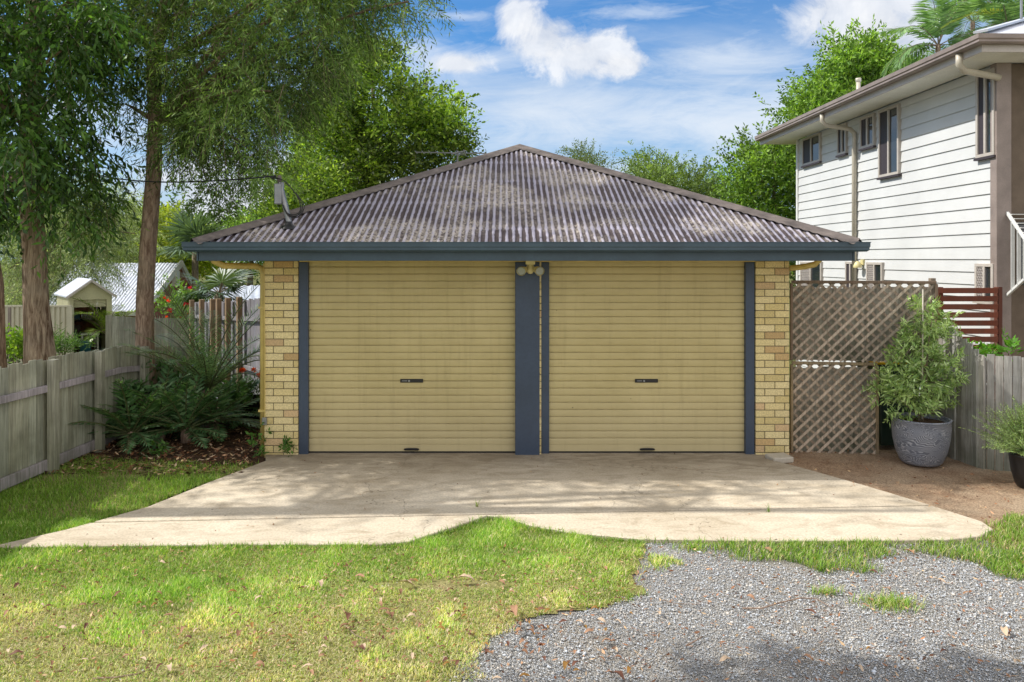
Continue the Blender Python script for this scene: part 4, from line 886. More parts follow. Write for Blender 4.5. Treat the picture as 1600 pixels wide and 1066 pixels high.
# bush between slat screen and fence
st = np.array(P(1545, 555, 9.6))+rng.normal(0, 1, (60, 3))*np.array([.28, .1, .05]); st = st[:40]
dr = unit(rng.normal(0, .5, (40, 3))+np.array([0, 0, 1.])); V, Q, cc, pos = sprays(st, dr, np.full(40, .15), 6, (.11, .04), .2, 50, [(.10, .25, .03), (.14, .32, .04)], .2)
t = thing('leafy_shrub', 'bright green shrub peeping over the right paling fence', 'shrub', (6.05, 9.6, 0)); link('foliage', np_mesh('foliage', V, Q, cc), M['leaf'], t)
mb = MB()
for i in range(8): mb.tube(curve((6.05, 9.6, -.05), pos[i*5][0], 6), np.linspace(.015, .006, 6).tolist(), 6)
mb.build('stems', M['barkC'], t, True)

# ------------------------------------------------------------------ left neighbour: sheds, steel fence, houses
# pale ribbed steel fence
def ribbed(mb, a, b, z0, z1, rib=.19, dep=.022, inward=(0, 1, 0)):
    a = Vector(a); b = Vector(b); L = (b-a).length; d = (b-a)/L; nr = Vector((d.y, -d.x, 0)); V = []; s = 0; k = 0
    while s < L:
        for ds, o in ((0, 0), (.35, 0), (.45, 1), (.9, 1)):
            q = s+rib*ds
            if q <= L: V.append((q, o))
        s += rib
    V.append((L, 0)); vs = []; fs = []
    for q, o in V: p = a+d*q+nr*(o*dep); vs += [(p.x, p.y, z0), (p.x, p.y, z1)]
    for i in range(len(V)-1): fs.append((2*i, 2*i+2, 2*i+3, 2*i+1))
    mb.add(vs, fs)
SF = 16.6; cf = thing('steel_fence', 'pale ribbed steel sheet fence left of the garden shed', 'fence', (P(0, 0, SF).x, SF, 0))
mb = MB(); xa, xb = P(-120, 0, SF).x, P(112, 0, SF).x; ribbed(mb, (xa, SF, 0), (xb, SF, 0), -.1, P(0, 480, SF).z, .11, .025); mb.build('sheeting', M['colorb'], cf)
mb = MB(); zt = P(0, 480, SF).z; mb.box(xa, xb, SF-.03, SF+.03, zt, zt+.04); mb.build('top_rail', M['colorb'], cf)
for px in (16, 112): mb = MB(); p = P(px, 0, SF).x; mb.box(p-.03, p+.03, SF-.035, SF+.035, -.1, zt); mb.build('post', M['hgutter'] if px == 16 else M['colorb'], cf)
# garden shed
SY = 17.0; TH = R(38); PV = Vector((P(108, 0, SY).x, SY, 0)); Z = lambda py: P(0, py, SY+.2).z
sh = thing('garden_shed', 'small cream gabled shed with its roller door half open', 'shed', PV); sh.rotation_euler = (0, 0, TH)
sx0, sx1 = PV.x, PV.x+.86; xm = (sx0+sx1)/2; ez = Z(463); rz_ = Z(441); SB = SY+1.7
mb = MB(); mb.box(sx0, sx0+.09, SY, SY+.06, -.1, ez); mb.box(sx1-.11, sx1, SY, SY+.06, -.1, ez); mb.prism([(sx0, SY-.005, ez-.08), (sx1, SY-.005, ez-.08), (sx1, SY-.005, ez), (xm, SY-.005, rz_), (sx0, SY-.005, ez)], (0, .06, 0)); mb.build('front_wall', M['shedm'], sh)
mb = MB(); ribbed(mb, (sx0, SB, 0), (sx0, SY+.06, 0), -.1, ez, .15, .015); ribbed(mb, (sx1, SY+.06, 0), (sx1, SB, 0), -.1, ez, .15, .015); mb.build('side_walls', M['shedm'], sh); mb = MB(); mb.box(sx0+.02, sx1-.02, SB-.02, SB, -.1, ez); mb.build('rear_wall', M['redbrick'], sh)
for s_ in (-1, 1):
    mb = MB(); e = Vector((sx0-.07 if s_ < 0 else sx1+.07, 0, ez-.02)); r = Vector((xm, 0, rz_+.04)); mb.prism([(e.x, SY-.09, e.z), (r.x, SY-.09, r.z), (r.x, SY-.09, r.z+.03), (e.x, SY-.09, e.z+.03)], (0, SB-SY+.1, 0)); mb.build('roof', M['zinc'], sh)
    mb = MB(); mb.bar((e.x, SY-.10, e.z-.01), (r.x, SY-.10, r.z-.01), .02, .045); mb.build('barge_board', M['fascia'], sh)
mb = MB(); zd = Z(480)
for k_ in range(5): mb.box(sx0+.10, sx1-.12, SY+.03, SY+.045+.006*(k_ % 2), zd+k_*(ez-.08-zd)/5, zd+(k_+1)*(ez-.08-zd)/5-.006)
mb.build('roller_door', M['shedm'], sh)
def shed_place(o, c):       # set a thing built around the origin at shed coordinates c
    o.location = PV+Matrix.Rotation(TH, 3, 'Z') @ Vector(c); o.rotation_euler = (0, 0, TH); return o
def small(name, label, cat, c, parts):
    t = thing(name, label, cat)
    for nm, b, m in parts: mb = MB(); mb.box(*b); mb.build(nm, M[m], t, bevel=.006)
    return shed_place(t, c)
small('workbench', 'pale topped workbench inside the open shed', 'table', (.46, .45, -.1), [('top', (-.19, .19, -.2, .2, .72, .76), 'white')]+[('leg', (sx*.16-.02, sx*.16+.02, sy*.16-.02, sy*.16+.02, 0, .72), 'white') for sx in (-1, 1) for sy in (-1, 1)])
small('storage_shelf', 'dark shelf along the shed back wall holding boxes', 'shelf', (.43, 1.3, -.1), [('board', (-.36, .36, -.2, .2, .98, 1.01), 'dark'), ('board', (-.36, .36, -.2, .2, .5, .53), 'dark'), ('side', (-.39, -.362, -.2, .2, 0, 1.3), 'dark'), ('side', (.362, .39, -.2, .2, 0, 1.3), 'dark')])
for dx, w_, h_, m, lb in ((-.17, .26, .14, 'blue', 'teal storage box on the shelf in the shed'), (.16, .26, .12, 'white', 'pale storage box beside the teal one in the shed')):
    mb = MB(); mb.box(-w_/2, w_/2, -.13, .13, 0, h_); mb.box(-w_/2-.012, w_/2+.012, -.142, .142, h_, h_+.025); o = mb.build('storage_box', M[m], bevel=.006); tag(o, lb, 'box'); shed_place(o, (.43+dx, 1.22, .913))
mb = MB(); mb.lathe((0, 0, 0), [(.001, .0), (.10, 0), (.13, .34), (.145, .35), (.13, .36), (.12, .3)], 20); o = mb.build('blue_tub', M['blue'], None, True); tag(o, 'blue plastic tub on the floor at the shed opening', 'tub'); shed_place(o, (.34, .12, .15))
mb = MB(); mb.box(-.16, .16, -.12, .12, 0, .25); o = mb.build('tool_chest', M['dark'], bevel=.01); tag(o, 'dark chest under the blue tub in the shed', 'chest'); shed_place(o, (.34, .12, -.1))
small('wooden_chair', 'dark slatted chair standing at the left of the shed opening', 'chair', (.19, .3, -.1), [('seat', (-.09, .09, -.1, .1, .42, .45), 'dark'), ('leg', (-.09, -.065, -.1, -.075, 0, .42), 'dark'), ('leg', (.065, .09, -.1, -.075, 0, .42), 'dark'), ('leg', (-.09, -.065, .075, .1, 0, .42), 'dark'), ('leg', (.065, .09, .075, .1, 0, .42), 'dark'), ('backrest', (-.09, .09, .1, .115, .5, .95), 'dark')])
# brick gabled house with corrugated roof
BY = 24.0; bh_ = thing('brick_house', 'distant brick house with steep pale corrugated gable roof', 'house', (P(200, 0, BY).x, BY, 0))
gR = P(279, 411, BY); gA = P(242, 485, BY); Lx = P(60, 411, BY).x
ridge = (gR.x-.0, BY+2.2, gR.z+.0)
# long roof plane facing viewer, ridge parallel to x, gable end to the right turned to view
def cor_plane(a, b, c, d, per, name, mat, parent, amp=.013):
    """a,b eave left/right ; d,c ridge left/right"""
    a, b, c, d = map(Vector, (a, b, c, d)); L = (b-a).length; n = int(L/per*6); nr = (b-a).cross(d-a).normalized(); V = []
    for i in range(n+1):
        k = i/n; o = nr*(amp*math.cos(2*math.pi*k*L/per)); V += [tuple(a.lerp(b, k)+o), tuple(d.lerp(c, k)+o)]
    idx = np.arange(len(V)).reshape(n+1, 2); Q = np.stack([idx[:-1, 0], idx[1:, 0], idx[1:, 1], idx[:-1, 1]], -1); return link(name, np_mesh(name, np.array(V), Q), M[mat], parent, True)
r0 = P(120, 411, BY+2); r1 = P(281, 411, BY+2); e0 = P(60, 489, BY-.5); e1 = P(222, 488, BY-.5)
cor_plane(e0, e1, r1, r0, .10, 'roof', 'zinc', bh_)
r1v = Vector(r1); apex = P(281, 412, BY+2); gl = P(230, 480, BY-.3); gr = P(306, 468, BY+3.5)
mb = MB(); e1i = Vector((e1.x-.0, e1.y+.15, e1.z-.12)); gr2 = P(308, 470, BY+4.5)
mb.prism([(e1i.x, e1i.y, -.1), (e1i.x, e1i.y, e1i.z), tuple(Vector(r1)+Vector((0, 0, -.1))), tuple(gr2), (gr2.x, gr2.y, -.1)], (-.2, .1, 0)); g_ = mb.build('gable_wall', M['redbrick'], bh_)
mb = MB(); mb.bar(Vector(e1)+Vector((.06, 0, 0)), Vector(r1)+Vector((.06, 0, 0)), .05, .2); mb.bar(Vector(r1)+Vector((.06, 0, 0)), Vector(gr2)+Vector((.1, 0, .05)), .05, .2); mb.build('barge_board', M['white'], bh_)
mb = MB(); v0 = P(277, 424, BY+2.05-.3); mb.box(v0.x-.09, v0.x+.09, v0.y-.25, v0.y, P(0, 447, BY+1.7).z, v0.z); mb.build('gable_vent', M['white'], bh_)
mb = MB(); mb.box(e0.x, e1.x-.1, BY+.1, BY+.3, -.1, e1.z-.1); mb.build('front_wall', M['redbrick'], bh_)
mb = MB(); mb.bar(Vector(e0)+Vector((0, -.08, -.03)), Vector(e1)+Vector((0, -.08, -.03)), .12, .14); mb.build('gutter', M['white'], bh_)
cor_plane(gr2, gr2+Vector((-6, 0, 0)), r0, r1, .10, 'roof', 'zinc', bh_)
# low second roof
ls = thing('low_shed', 'low pale corrugated shed roof behind the paling posts', 'shed', (P(360, 0, 20).x, 20, 0))
cor_plane(P(308, 474, 19), P(430, 468, 19), P(430, 445, 21.5), P(312, 449, 21.5), .19, 'roof', 'zinc', ls); mb = MB(); q0, q1 = P(310, 474, 19.2), P(428, 470, 19.2); mb.box(q0.x, q1.x, 19.2, 21.2, -.1, q0.z-.02); mb.build('wall', M['colorb'], ls)
# stepping pavers by the garage
for i, (px, py, lb) in enumerate([(372, 622, 'grey paver nearest the cycad on the side path'), (398, 628, 'grey paver tight against the garage side path')]):
    gx_, gy_ = G(px, py); mb = MB(); mb.box(gx_-.35, gx_+.35, gy_-.35, gy_+.35, -.04, .03); o = mb.build('paver', M['paver'], bevel=.01); base_at(o, (gx_, gy_, -.04)); tag(o, lb, 'paver')
# orange flower pot
ofx = P(394, 0, 11.3).x; t = thing('flower_pot', 'black pot of orange flowers beside the garage downpipe', 'potted plant', (ofx, 11.3, 0)); mb = MB(); mb.lathe((ofx, 11.3, 0), [(.001, 0), (.13, 0), (.18, .3), (.19, .32), (.17, .33)], 20); mb.build('pot', M['black'], t, True)
st = np.array([ofx, 11.3, .35])+rng.normal(0, .06, (30, 3)); V, Q, cc, pos = sprays(st, unit(rng.normal(0, .5, (30, 3))+np.array([0, 0, 1.])), np.full(30, .25), 6, (.08, .02), .3, 40, [(.05, .1, .02)]); link('foliage', np_mesh('foliage', V, Q, cc), M['leaf'], t)
for i in range(5):
    c = Vector((ofx+random.uniform(-.16, .14), 11.25, random.uniform(.62, .80))); m = 26; a = rng.uniform(0, 6.28, m); D = unit(rng.normal(0, 1, (m, 3))); V, Q = leaf_geo(np.tile(np.array(c), (m, 1)), D, unit(np.cross(D, rng.normal(0, 1, (m, 3)))), np.full(m, .05), np.full(m, .025)); link('flower', np_mesh('flower', V, Q, np.repeat(palette(m, [srgb(240, 110, 50), srgb(225, 90, 40)], .1), 4, 0)), M['leaf'], t)

# ------------------------------------------------------------------ cycads, palms
def rosette(name, label, cat, base, n, L, rise, drop, ll, lw, cols, nl=44, mat='waxy', trunk=(.12, .25), group=None, azr=(0, 6.283), stemcol='barkC', lsag=.15, vee=.3, ang=62):
    t = thing(name, label, cat, base, group); parts = []; mb = MB(); top = Vector(base)+Vector((0, 0, trunk[1]))
    for i in range(n):
        az = azr[0]+(azr[1]-azr[0])*(i+.5*random.random())/n; r_ = random.uniform(*rise); g, p = frond(top, az, L*random.uniform(.8, 1.1), r_, random.uniform(*drop), nl, ll, lw, cols, lsag=lsag, vee=vee, ang=ang); parts.append(g); mb.tube(p, np.linspace(.014, .004, len(p)).tolist(), 5)
    V, Q, cc = merge(parts); link('fronds', np_mesh('fronds', V, Q, cc), M[mat], t); mb.add([], []); mb.build('stalks', M['leaf'] if 0 else M[stemcol], t, True)
    b = MB(); b.tube([Vector(base)-Vector((0, 0, .05)), Vector(base)+Vector((0, 0, trunk[1]*.6)), top+Vector((0, 0, .04))], [trunk[0]*1.1, trunk[0], trunk[0]*.7], 12, wob=.12); b.build('trunk', M['barkB'], t, True); return t
CY = [(.08, .17, .06), (.12, .24, .09), (.06, .14, .05), (.20, .33, .16)]
cb = P(338, 0, 11.0)
rosette('cycad', 'tall arching cycad with long feathery fronds between tree and garage', 'cycad', (cb.x, 10.7, 0), 24, 1.7, (.55, 1.45), (.5, 1.2), .24, .016, [(.19, .31, .14), (.28, .42, .2), (.12, .22, .09)], 44, trunk=(.10, .5), stemcol='leafstem')
low = [(205, 9.7, .9, 'dark low cycad nearest the left paling fence'), (250, 10.1, .95, 'dark low cycad in front of the red brown trunk'), (290, 9.95, .85, 'broad leaved low cycad in the middle of the mulch bed'), (335, 10.4, .8, 'glossy low cycad below the tall arching one'), (180, 10.4, .8, 'dark cycad tucked in the fence corner'), (372, 11.2, .6, 'small cycad beside the side path pavers')]
for px, Y, L, lb in low:
    p = P(px, 0, Y); rosette('low_cycad', lb, 'cycad', (p.x, Y, -.02), 26, L*1.0, (-.05, 1.25), (.3, .9), .18, .06, CY, 14, trunk=(.06, .16), vee=.08, ang=58, stemcol='leafstem')
# small weeds
for i, (px, py, hh, lb) in enumerate([(250, 712, .14, 'small green seedling in the mulch near the lawn edge'), (405, 712, .35, 'green creeper climbing the foot of the left downpipe'), (452, 712, .17, 'small leafy weed at the base of the left brick pillar')]):
    gx_, gy_ = G(px, py); gy_ = min(gy_, GY-.06); gx_ = (px-CX)/F*gy_; n_ = 14; st = np.array([gx_, gy_, 0.])+np.stack([rng.normal(0, .04, n_), rng.normal(0, .015, n_), rng.uniform(0, hh, n_)], 1)
    V, Q, cc, pos = sprays(st, unit(rng.normal(0, .6, (n_, 3))+np.array([0, -.2, .6])), np.full(n_, .08), 5, (.06, .035), .2, 60, [(.07, .16, .03), (.1, .2, .04)]); t = thing('weed', lb, 'weed', (gx_, gy_, -.02)); link('foliage', np_mesh('foliage', V, Q, cc), M['leaf'], t); v, q = twigmesh(pos, .002); link('stems', np_mesh('stems', v, q), M['leaf'] if 0 else M['barkC'], t)
for px, Y, z_, r_, nn, lb in ((192, 10.3, .4, .34, 110, 'dark broad leaved shrub against the fence corner'), (256, 10.9, .45, .34, 110, 'dark broad leaved shrub at the foot of the red brown trunk'), (312, 11.9, .5, .32, 90, 'dark leafy shrub under the tall cycad')):
    c = P(px, 0, Y); c.z = z_; off = rng.normal(0, .5, (nn, 3))*np.array([r_, r_*.7, r_]); t = thing('dark_shrub', lb, 'shrub', (c.x, Y, -.05)); st = np.array(c)+off; V, Q, cc, pos = sprays(st, unit(off+rng.normal(0, .2, (nn, 3))+np.array([0, -.1, .2])), np.full(nn, .24), 7, (.13, .05), .4, 50, CY, .25)
    link('foliage', np_mesh('foliage', V, Q, cc), M['waxy'], t); mb = MB()
    for q in range(10): mb.tube(curve((c.x+random.uniform(-.06, .06), Y, -.05), st[q], 5), [.018, .014, .011, .009, .006], 5)
    mb.build('stems', M['barkB'], t)
# fan palms
def fanpalm(label, base, h, n, L, cols, stalk=.8, azr=(0, 6.283)):
    t = thing('fan_palm', label, 'palm', base); parts = []; top = Vector(base)+Vector((0, 0, h)); mb = MB()
    for i in range(n):
        az = azr[0]+(azr[1]-azr[0])*(i+random.random()*.6)/n; el = random.uniform(-.2, 1.3); d = Vector((math.cos(az)*math.cos(el), math.sin(az)*math.cos(el), math.sin(el))); hub = top+d*stalk*random.uniform(.7, 1.1); mb.tube(curve(top, hub, 5, .2, .03), .014, 5)
        up = Vector((0, 0, 1)); sd = d.cross(up).normalized(); m = 34; a = np.linspace(-2.2, 2.2, m); dn = np.array(d); sn = np.array(sd)
        D = unit(dn[None]*np.cos(a)[:, None]+sn[None]*np.sin(a)[:, None]+np.array([0, 0, -.25])+rng.normal(0, .04, (m, 3))); nr = unit(np.cross(D, np.tile(np.cross(dn, sn), (m, 1)))); V, Q = leaf_geo(np.tile(np.array(hub), (m, 1)), D, nr, L*rng.uniform(.85, 1.1, m), np.full(m, L*.07)); parts.append((V, Q, np.repeat(palette(m, cols, .1)*random.uniform(.8, 1.2), 4, 0)))
    V, Q, cc = merge(parts); link('fronds', np_mesh('fronds', V, Q, cc), M['waxy'], t); mb.build('stalks', M['barkC'], t); b = MB(); b.tube([Vector(base), top], [.13, .10], 12, wob=.06); b.build('trunk', M['barkC'], t, True); return t
FP = [(.11, .17, .10), (.15, .22, .13), (.09, .14, .08)]
p = P(305, 385, 26); fanpalm('tall fan palm behind the brick house roof', (p.x, 26, 0), p.z-.1, 13, 1.0, FP, .7)
p = P(342, 452, 17.6); fanpalm('low grey green fan palm in front of the low shed roof', (p.x, 17.6, 0), p.z-.1, 12, .62, FP, .45)
p = P(196, 480, 18.2); t = rosette('golden_palm', 'small yellow green palm between shed and far paling fence', 'palm', (p.x, 17.4, 0), 12, 1.1, (.5, 1.4), (.8, 1.6), .3, .03, [(.16, .25, .04), (.22, .3, .05)], 30, trunk=(.05, .55))
# feather palms behind the right house
def palm(label, top, n, L, cols, rise=(-.2, 1.4), azr=(0, 6.283), ylw=0):
    t = rosette('feather_palm', label, 'palm', (top.x, top.y, 0), n, L, rise, (.9, 1.9), L*.34, .045, cols, 58, 'waxy', (.08, top.z), lsag=.3, vee=.12); return t
PC = [(.14, .26, .09), (.20, .34, .12), (.26, .40, .17), (.09, .18, .06)]
palm('left feather palm rising behind the white house', P(1466, 72, 18), 14, 1.6, PC, (.2, 1.45)); palm('right feather palm above the white house roof', P(1575, 52, 18), 14, 1.9, PC, (.1, 1.4)); palm('slim feather palm between the two larger palms', P(1520, 34, 23), 11, 1.8, PC, (.0, 1.4))
p = P(1515, 22, 16.5); g, pp = frond(P(1585, 20, 17), math.pi*.98, 1.6, .15, .8, 50, .42, .03, [(.40, .42, .06), (.34, .38, .05), (.26, .33, .05)], lsag=.4); t = bpy.data.objects.get('feather_palm.001'); link('yellow_frond', np_mesh('yellow_frond', *g), M['waxy'], t)

# ------------------------------------------------------------------ trees
def region(poly, n, Y0, Y1, dens=None):
    a = np.array(poly, float); out = []
    while len(out) < n:
        px, py = random.uniform(a[:, 0].min(), a[:, 0].max()), random.uniform(a[:, 1].min(), a[:, 1].max())
        if inpoly(np.array([px]), np.array([py]), poly)[0]: out.append(P(px, py, random.uniform(Y0, Y1)))
    return np.array(out)
# tree A: thick rough trunk, broad dark leaves
ty = 10.6
tA = [(P(66, 600, ty), .23), (P(62, 555, ty), .195), (P(57, 480, ty), .165), (P(54, 400, ty), .155), (P(48, 300, ty), .14), (P(46, 200, ty), .125), (P(50, 80, ty), .11), (P(58, -80, ty), .09), (P(60, -260, ty), .05)]
tA[0] = (Vector((tA[0][0].x, ty, -.12)), .25)
clA = np.concatenate([region([(-60, -60), (215, -60), (225, 90), (150, 220), (130, 290), (60, 300), (-60, 300)], 66, 9.2, 12.2), region([(-60, 290), (130, 290), (190, 330), (100, 350), (-60, 400)], 6, 9.6, 11), region([(-300, -500), (200, -500), (230, -60), (-300, -60)], 34, 8.5, 13), region([(-400, -100), (-60, -100), (-60, 250), (-400, 200)], 9, 9, 12.5)])
CA = [(.07, .16, .03), (.10, .21, .04), (.05, .11, .025), (.14, .27, .05)]
tree('broadleaf_tree', 'thick rough barked tree with broad dark leaves at far left', 'tree', (tA[0][0].x, ty, -.12), tA, clA, 4000, .34, .34, 8, (.14, .042), CA, 30, 'barkA', .5, 0, 50, 'waxy', tipdroop=.5, cvar=.6)
# tree B: slim red brown trunk, fine willowy leaves
ty = 10.75
tB = [(P(238, 640, ty), 0.146), (P(226, 570, ty), 0.125), (P(226, 470, ty), 0.116), (P(232, 380, ty), 0.110), (P(240, 270, ty), 0.103), (P(243, 190, ty), 0.099), (P(240, 100, ty), 0.099), (P(252, 40, ty), 0.086), (P(262, -20, ty), 0.077), (P(275, -200, ty), 0.043)]
tB[0] = (Vector((tB[0][0].x, ty, -.05)), .17)
clB = np.concatenate([region([(255, -60), (650, -60), (640, 10), (560, 40), (520, 100), (480, 160), (450, 205), (420, 235), (385, 255), (330, 230), (265, 200)], 120, 9.2, 12.4), region([(255, 180), (430, 240), (440, 285), (380, 280), (330, 310), (265, 260)], 9, 9.8, 11.4),
   region([(60, 220), (240, 240), (220, 300), (120, 320), (80, 300)], 2, 10.5, 11.6), region([(-100, -520), (600, -520), (650, -60), (-60, -60)], 30, 9., 13.), region([(300, -420), (560, -420), (600, -60), (300, -60)], 8, 10., 12.5), region([(180, 200), (245, 200), (245, -50), (180, -50)], 9, 10., 12.)])
CB = [(.14, .23, .06), (.19, .29, .08), (.10, .17, .045), (.25, .35, .11)]
tree('willowy_tree', 'slim red brown trunked tree with fine drooping leaves left of the garage', 'tree', (tB[0][0].x, ty, -.05), tB, clB, 8600, .27, .38, 13, (.098, .0165), CB, 40, 'barkB', .35, 0, 50, 'leaf', tipdroop=.35, cvar=.65)
# sliver of a third trunk at the frame edge
x3 = P(-9, 0, 10.4).x; cl = ell_clumps((x3-1.5, 9.4, 6.5), (1.8, 1.6, 1.6), 26)
tree('edge_tree', 'tree at the left picture edge, only its trunk side showing', 'tree', (x3, 10.4, -.1), [(Vector((x3, 10.4, -.1)), .17), (Vector((x3-.02, 10.4, 2)), .13), (Vector((x3-.3, 10.2, 4.5)), .11), (Vector((x3-1, 9.8, 6.5)), .06)], cl, 700, .4, .4, 8, (.13, .036), CA, 12, 'barkB', .5, 0, 50, 'waxy')
# street tree left of and behind the viewpoint: its shade falls at lower right
cl = ell_clumps((-4.1, 4.36, 7.1), (2.4, .66, .8), 80, .05)
tree('street_tree', 'roadside tree beyond the left edge that shades the gravel', 'tree', (-6.5, 1.5, -.05), [(Vector((-6.5, 1.5, -.1)), .2), (Vector((-6.4, 1.8, 3)), .16), (Vector((-6.1, 2.6, 5.2)), .12), (Vector((-4.6, 3.7, 6.9)), .07)], cl, 7000, .30, .34, 9, (.15, .08), CA, 14, 'barkA', .3)
# overhanging near limb of the left tree that dapples the slab (above the picture)
cl = np.concatenate([np.stack([rng.uniform(-6.6, -2.2, 16), rng.uniform(8.0, 9.4, 16), rng.uniform(5.8, 7.6, 16)], 1), np.stack([rng.uniform(-9, -6.6, 6), rng.uniform(8., 9.4, 6), rng.uniform(5, 8, 6)], 1)])
tree('overhanging_tree', 'tall fine leaved tree beyond the left fence overhanging the driveway', 'tree', (-8.5, 7.2, -.05), [(Vector((-8.5, 7.2, -.1)), .2), (Vector((-8.3, 7.4, 3)), .16), (Vector((-7.2, 7.8, 5.4)), .12), (Vector((-5, 8, 6.8)), .08), (Vector((-3, 8, 7.2)), .03)], cl, 430, .3, .42, 12, (.105, .016), CB, 20, 'barkB', .5)
# bright tree behind the garage
BT = [(.22, .33, .04), (.33, .45, .07), (.12, .21, .025), (.07, .13, .02)]
def bgtree(name, label, poly, n, Y0, Y1, base_px, ntw, cols, leaf=(.14, .06), cr=.45, tl=.42, per=8, up=.5, group=None, barkm='barkC', limbs=16, tr=.16, **k):
    cl = region(poly, n, Y0, Y1); Y = (Y0+Y1)/2; b = P(base_px, 0, Y); topz = cl[:, 2].max(); cx_ = cl[:, 0].mean()
    tk = [(Vector((b.x, Y, -.1)), tr), (Vector((b.x, Y, topz*.3)), tr*.8), (Vector((b.x*.6+cx_*.4, Y, topz*.6)), tr*.5), (Vector((cx_, Y, topz*.92)), tr*.2)]
    return tree(name, label, 'tree', (b.x, Y, -.1), tk, cl, ntw, cr, tl, per, leaf, cols, limbs, barkm, .15, up, 50, group=group, **k)
bgtree('bright_tree', 'large bright yellow green tree rising behind the garage roof', [(440, 330), (455, 240), (480, 180), (545, 120), (560, 80), (615, 85), (620, 140), (660, 150), (705, 160), (715, 200), (720, 235), (690, 260), (600, 290), (520, 330)], 105, 18.5, 22.5, 600, 5600, BT, up=.6, cvar=.7, cr=.38)
for px, py, l in ((648, 118, .9), (668, 128, .7), (698, 125, .9), (710, 140, .7), (560, 75, .5), (590, 72, .55), (718, 150, .6)): pass
bgtree('understorey_tree', 'yellow green bushy tree just left of the garage hip', [(436, 380), (440, 300), (470, 260), (520, 300), (470, 350)], 16, 16.5, 18.5, 460, 900, BT, cr=.35, leaf=(.11, .05))
BD = [(.13, .24, .035), (.20, .33, .05), (.07, .14, .02), (.26, .40, .07)]
bgtree('dense_tree', 'dense green tree rising behind the white house gutter', [(1245, 195), (1250, 150), (1295, 125), (1325, 78), (1350, 70), (1385, 100), (1425, 125), (1430, 160), (1330, 195)], 60, 20, 24, 1330, 4200, BD, cvar=.45, up=.4)
bgtree('dense_tree', 'green tree showing between garage roof and white house', [(1150, 360), (1145, 270), (1170, 235), (1240, 225), (1270, 300), (1260, 380)], 42, 21, 24, 1205, 2600, BD, cvar=.4, up=.4)
bgtree('olive_tree', 'pale olive tree peeping over the right roof slope', [(975, 300), (985, 262), (1040, 258), (1060, 275), (1110, 280), (1150, 320), (1100, 340), (1000, 330)], 40, 27, 31, 1060, 2200, [(.16, .23, .07), (.11, .17, .05), (.21, .29, .09)], leaf=(.14, .055), cr=.5, up=.5)
bgtree('olive_tree', 'small sparse treetop just right of the garage apex', [(885, 258), (905, 244), (930, 248), (950, 262), (940, 280), (900, 280)], 12, 27, 30, 915, 420, [(.14, .18, .08), (.11, .15, .06)], leaf=(.13, .04), cr=.4, up=.6)
# left background trees
SV = [(.27, .34, .17), (.33, .40, .22), (.19, .26, .12), (.40, .46, .28)]
bgtree('silvery_tree', 'silvery green fine leaved tree above the garden shed', [(0, 470), (0, 330), (60, 300), (140, 290), (210, 330), (215, 400), (160, 430), (110, 440), (60, 470)], 60, 19.6, 21.6, 60, 4600, SV, leaf=(.10, .018), cr=.5, tl=.5, per=11, up=-.1, tipdroop=.5)
YG = [(.32, .40, .03), (.38, .45, .04), (.24, .32, .03), (.42, .46, .06)]
bgtree('golden_tree', 'vivid yellow green tree beside the brick gable', [(235, 400), (245, 350), (275, 340), (300, 370), (318, 400), (322, 430), (295, 425), (280, 410), (250, 405)], 26, 27.5, 30, 275, 2000, YG, leaf=(.14, .07), cr=.42, up=.2)
bgtree('golden_tree', 'paler golden tree partly hidden behind the slim trunk', [(150, 410), (160, 370), (225, 330), (240, 410)], 20, 28, 31, 200, 1400, [(.26, .33, .05), (.2, .27, .05)], leaf=(.14, .06), cr=.5, up=.2)
bgtree('hedge_tree', 'dark green treetop behind the garage eave at left', [(340, 400), (345, 370), (380, 345), (440, 340), (440, 400)], 30, 28, 32, 390, 1500, BD, cr=.5)
# treeline: a far wood
parts = []
for x_ in np.arange(-60, 70, 1.6):
    yy = random.uniform(46, 60); h = random.uniform(4.6, 6.8); c = ell_clumps((x_, yy, h*.55), (2.2, 2.2, h*.45), 26, .4); k = rng.integers(0, 26, 260); off = rng.normal(0, .6, (260, 3)); V, Q, cc, pos = sprays(c[k]+off*.7, unit(off+np.array([0, 0, .4])), np.full(260, .7), 7, (.30, .14), .1, 50, [(.07, .12, .035), (.10, .16, .05), (.05, .09, .03)], .2, clumpcol=np.full(260, random.uniform(.7, 1.25))); parts.append((V, Q, cc))
V, Q, cc = merge(parts); tag(link('distant_wood', np_mesh('distant_wood', V, Q, cc), M['leaf']), 'far line of dark green trees along the horizon', 'trees', None, 'stuff')
# shrubs near the steel fence and the flowering bush
def shrub(name, label, px, py, Y, r, n, cols, leaf, flowers=None):
    c = P(px, py, Y); t = thing(name, label, 'shrub', (c.x, Y, -.1)); off = rng.normal(0, .5, (n, 3))*np.array(r); st = np.array(c)+off; V, Q, cc, pos = sprays(st, unit(off+np.array([0, 0, .4])+rng.normal(0, .3, (n, 3))), np.full(n, .22), 8, leaf, .1, 50, cols); link('foliage', np_mesh('foliage', V, Q, cc), M['leaf'], t)
    mb = MB()
    for i in range(9): mb.tube(curve((c.x+random.uniform(-.1, .1), Y, -.1), st[i], 5), [.02, .016, .012, .009, .006], 5)
    mb.build('stems', M['barkC'], t)
    if flowers:
        
        for q in range(flowers[0]):
            pt = np.tile(st[rng.integers(0, n)]+rng.normal(0, .08, 3), (9, 1)); D = unit(rng.normal(0, 1, pt.shape)); V, Q = leaf_geo(pt, D, unit(np.cross(D, rng.normal(0, 1, D.shape))), np.full(9, .07), np.full(9, .05)); link('flower', np_mesh('flower', V, Q, np.repeat(palette(9, [flowers[1][q % 2]], .1), 4, 0)), M['leaf'], t)
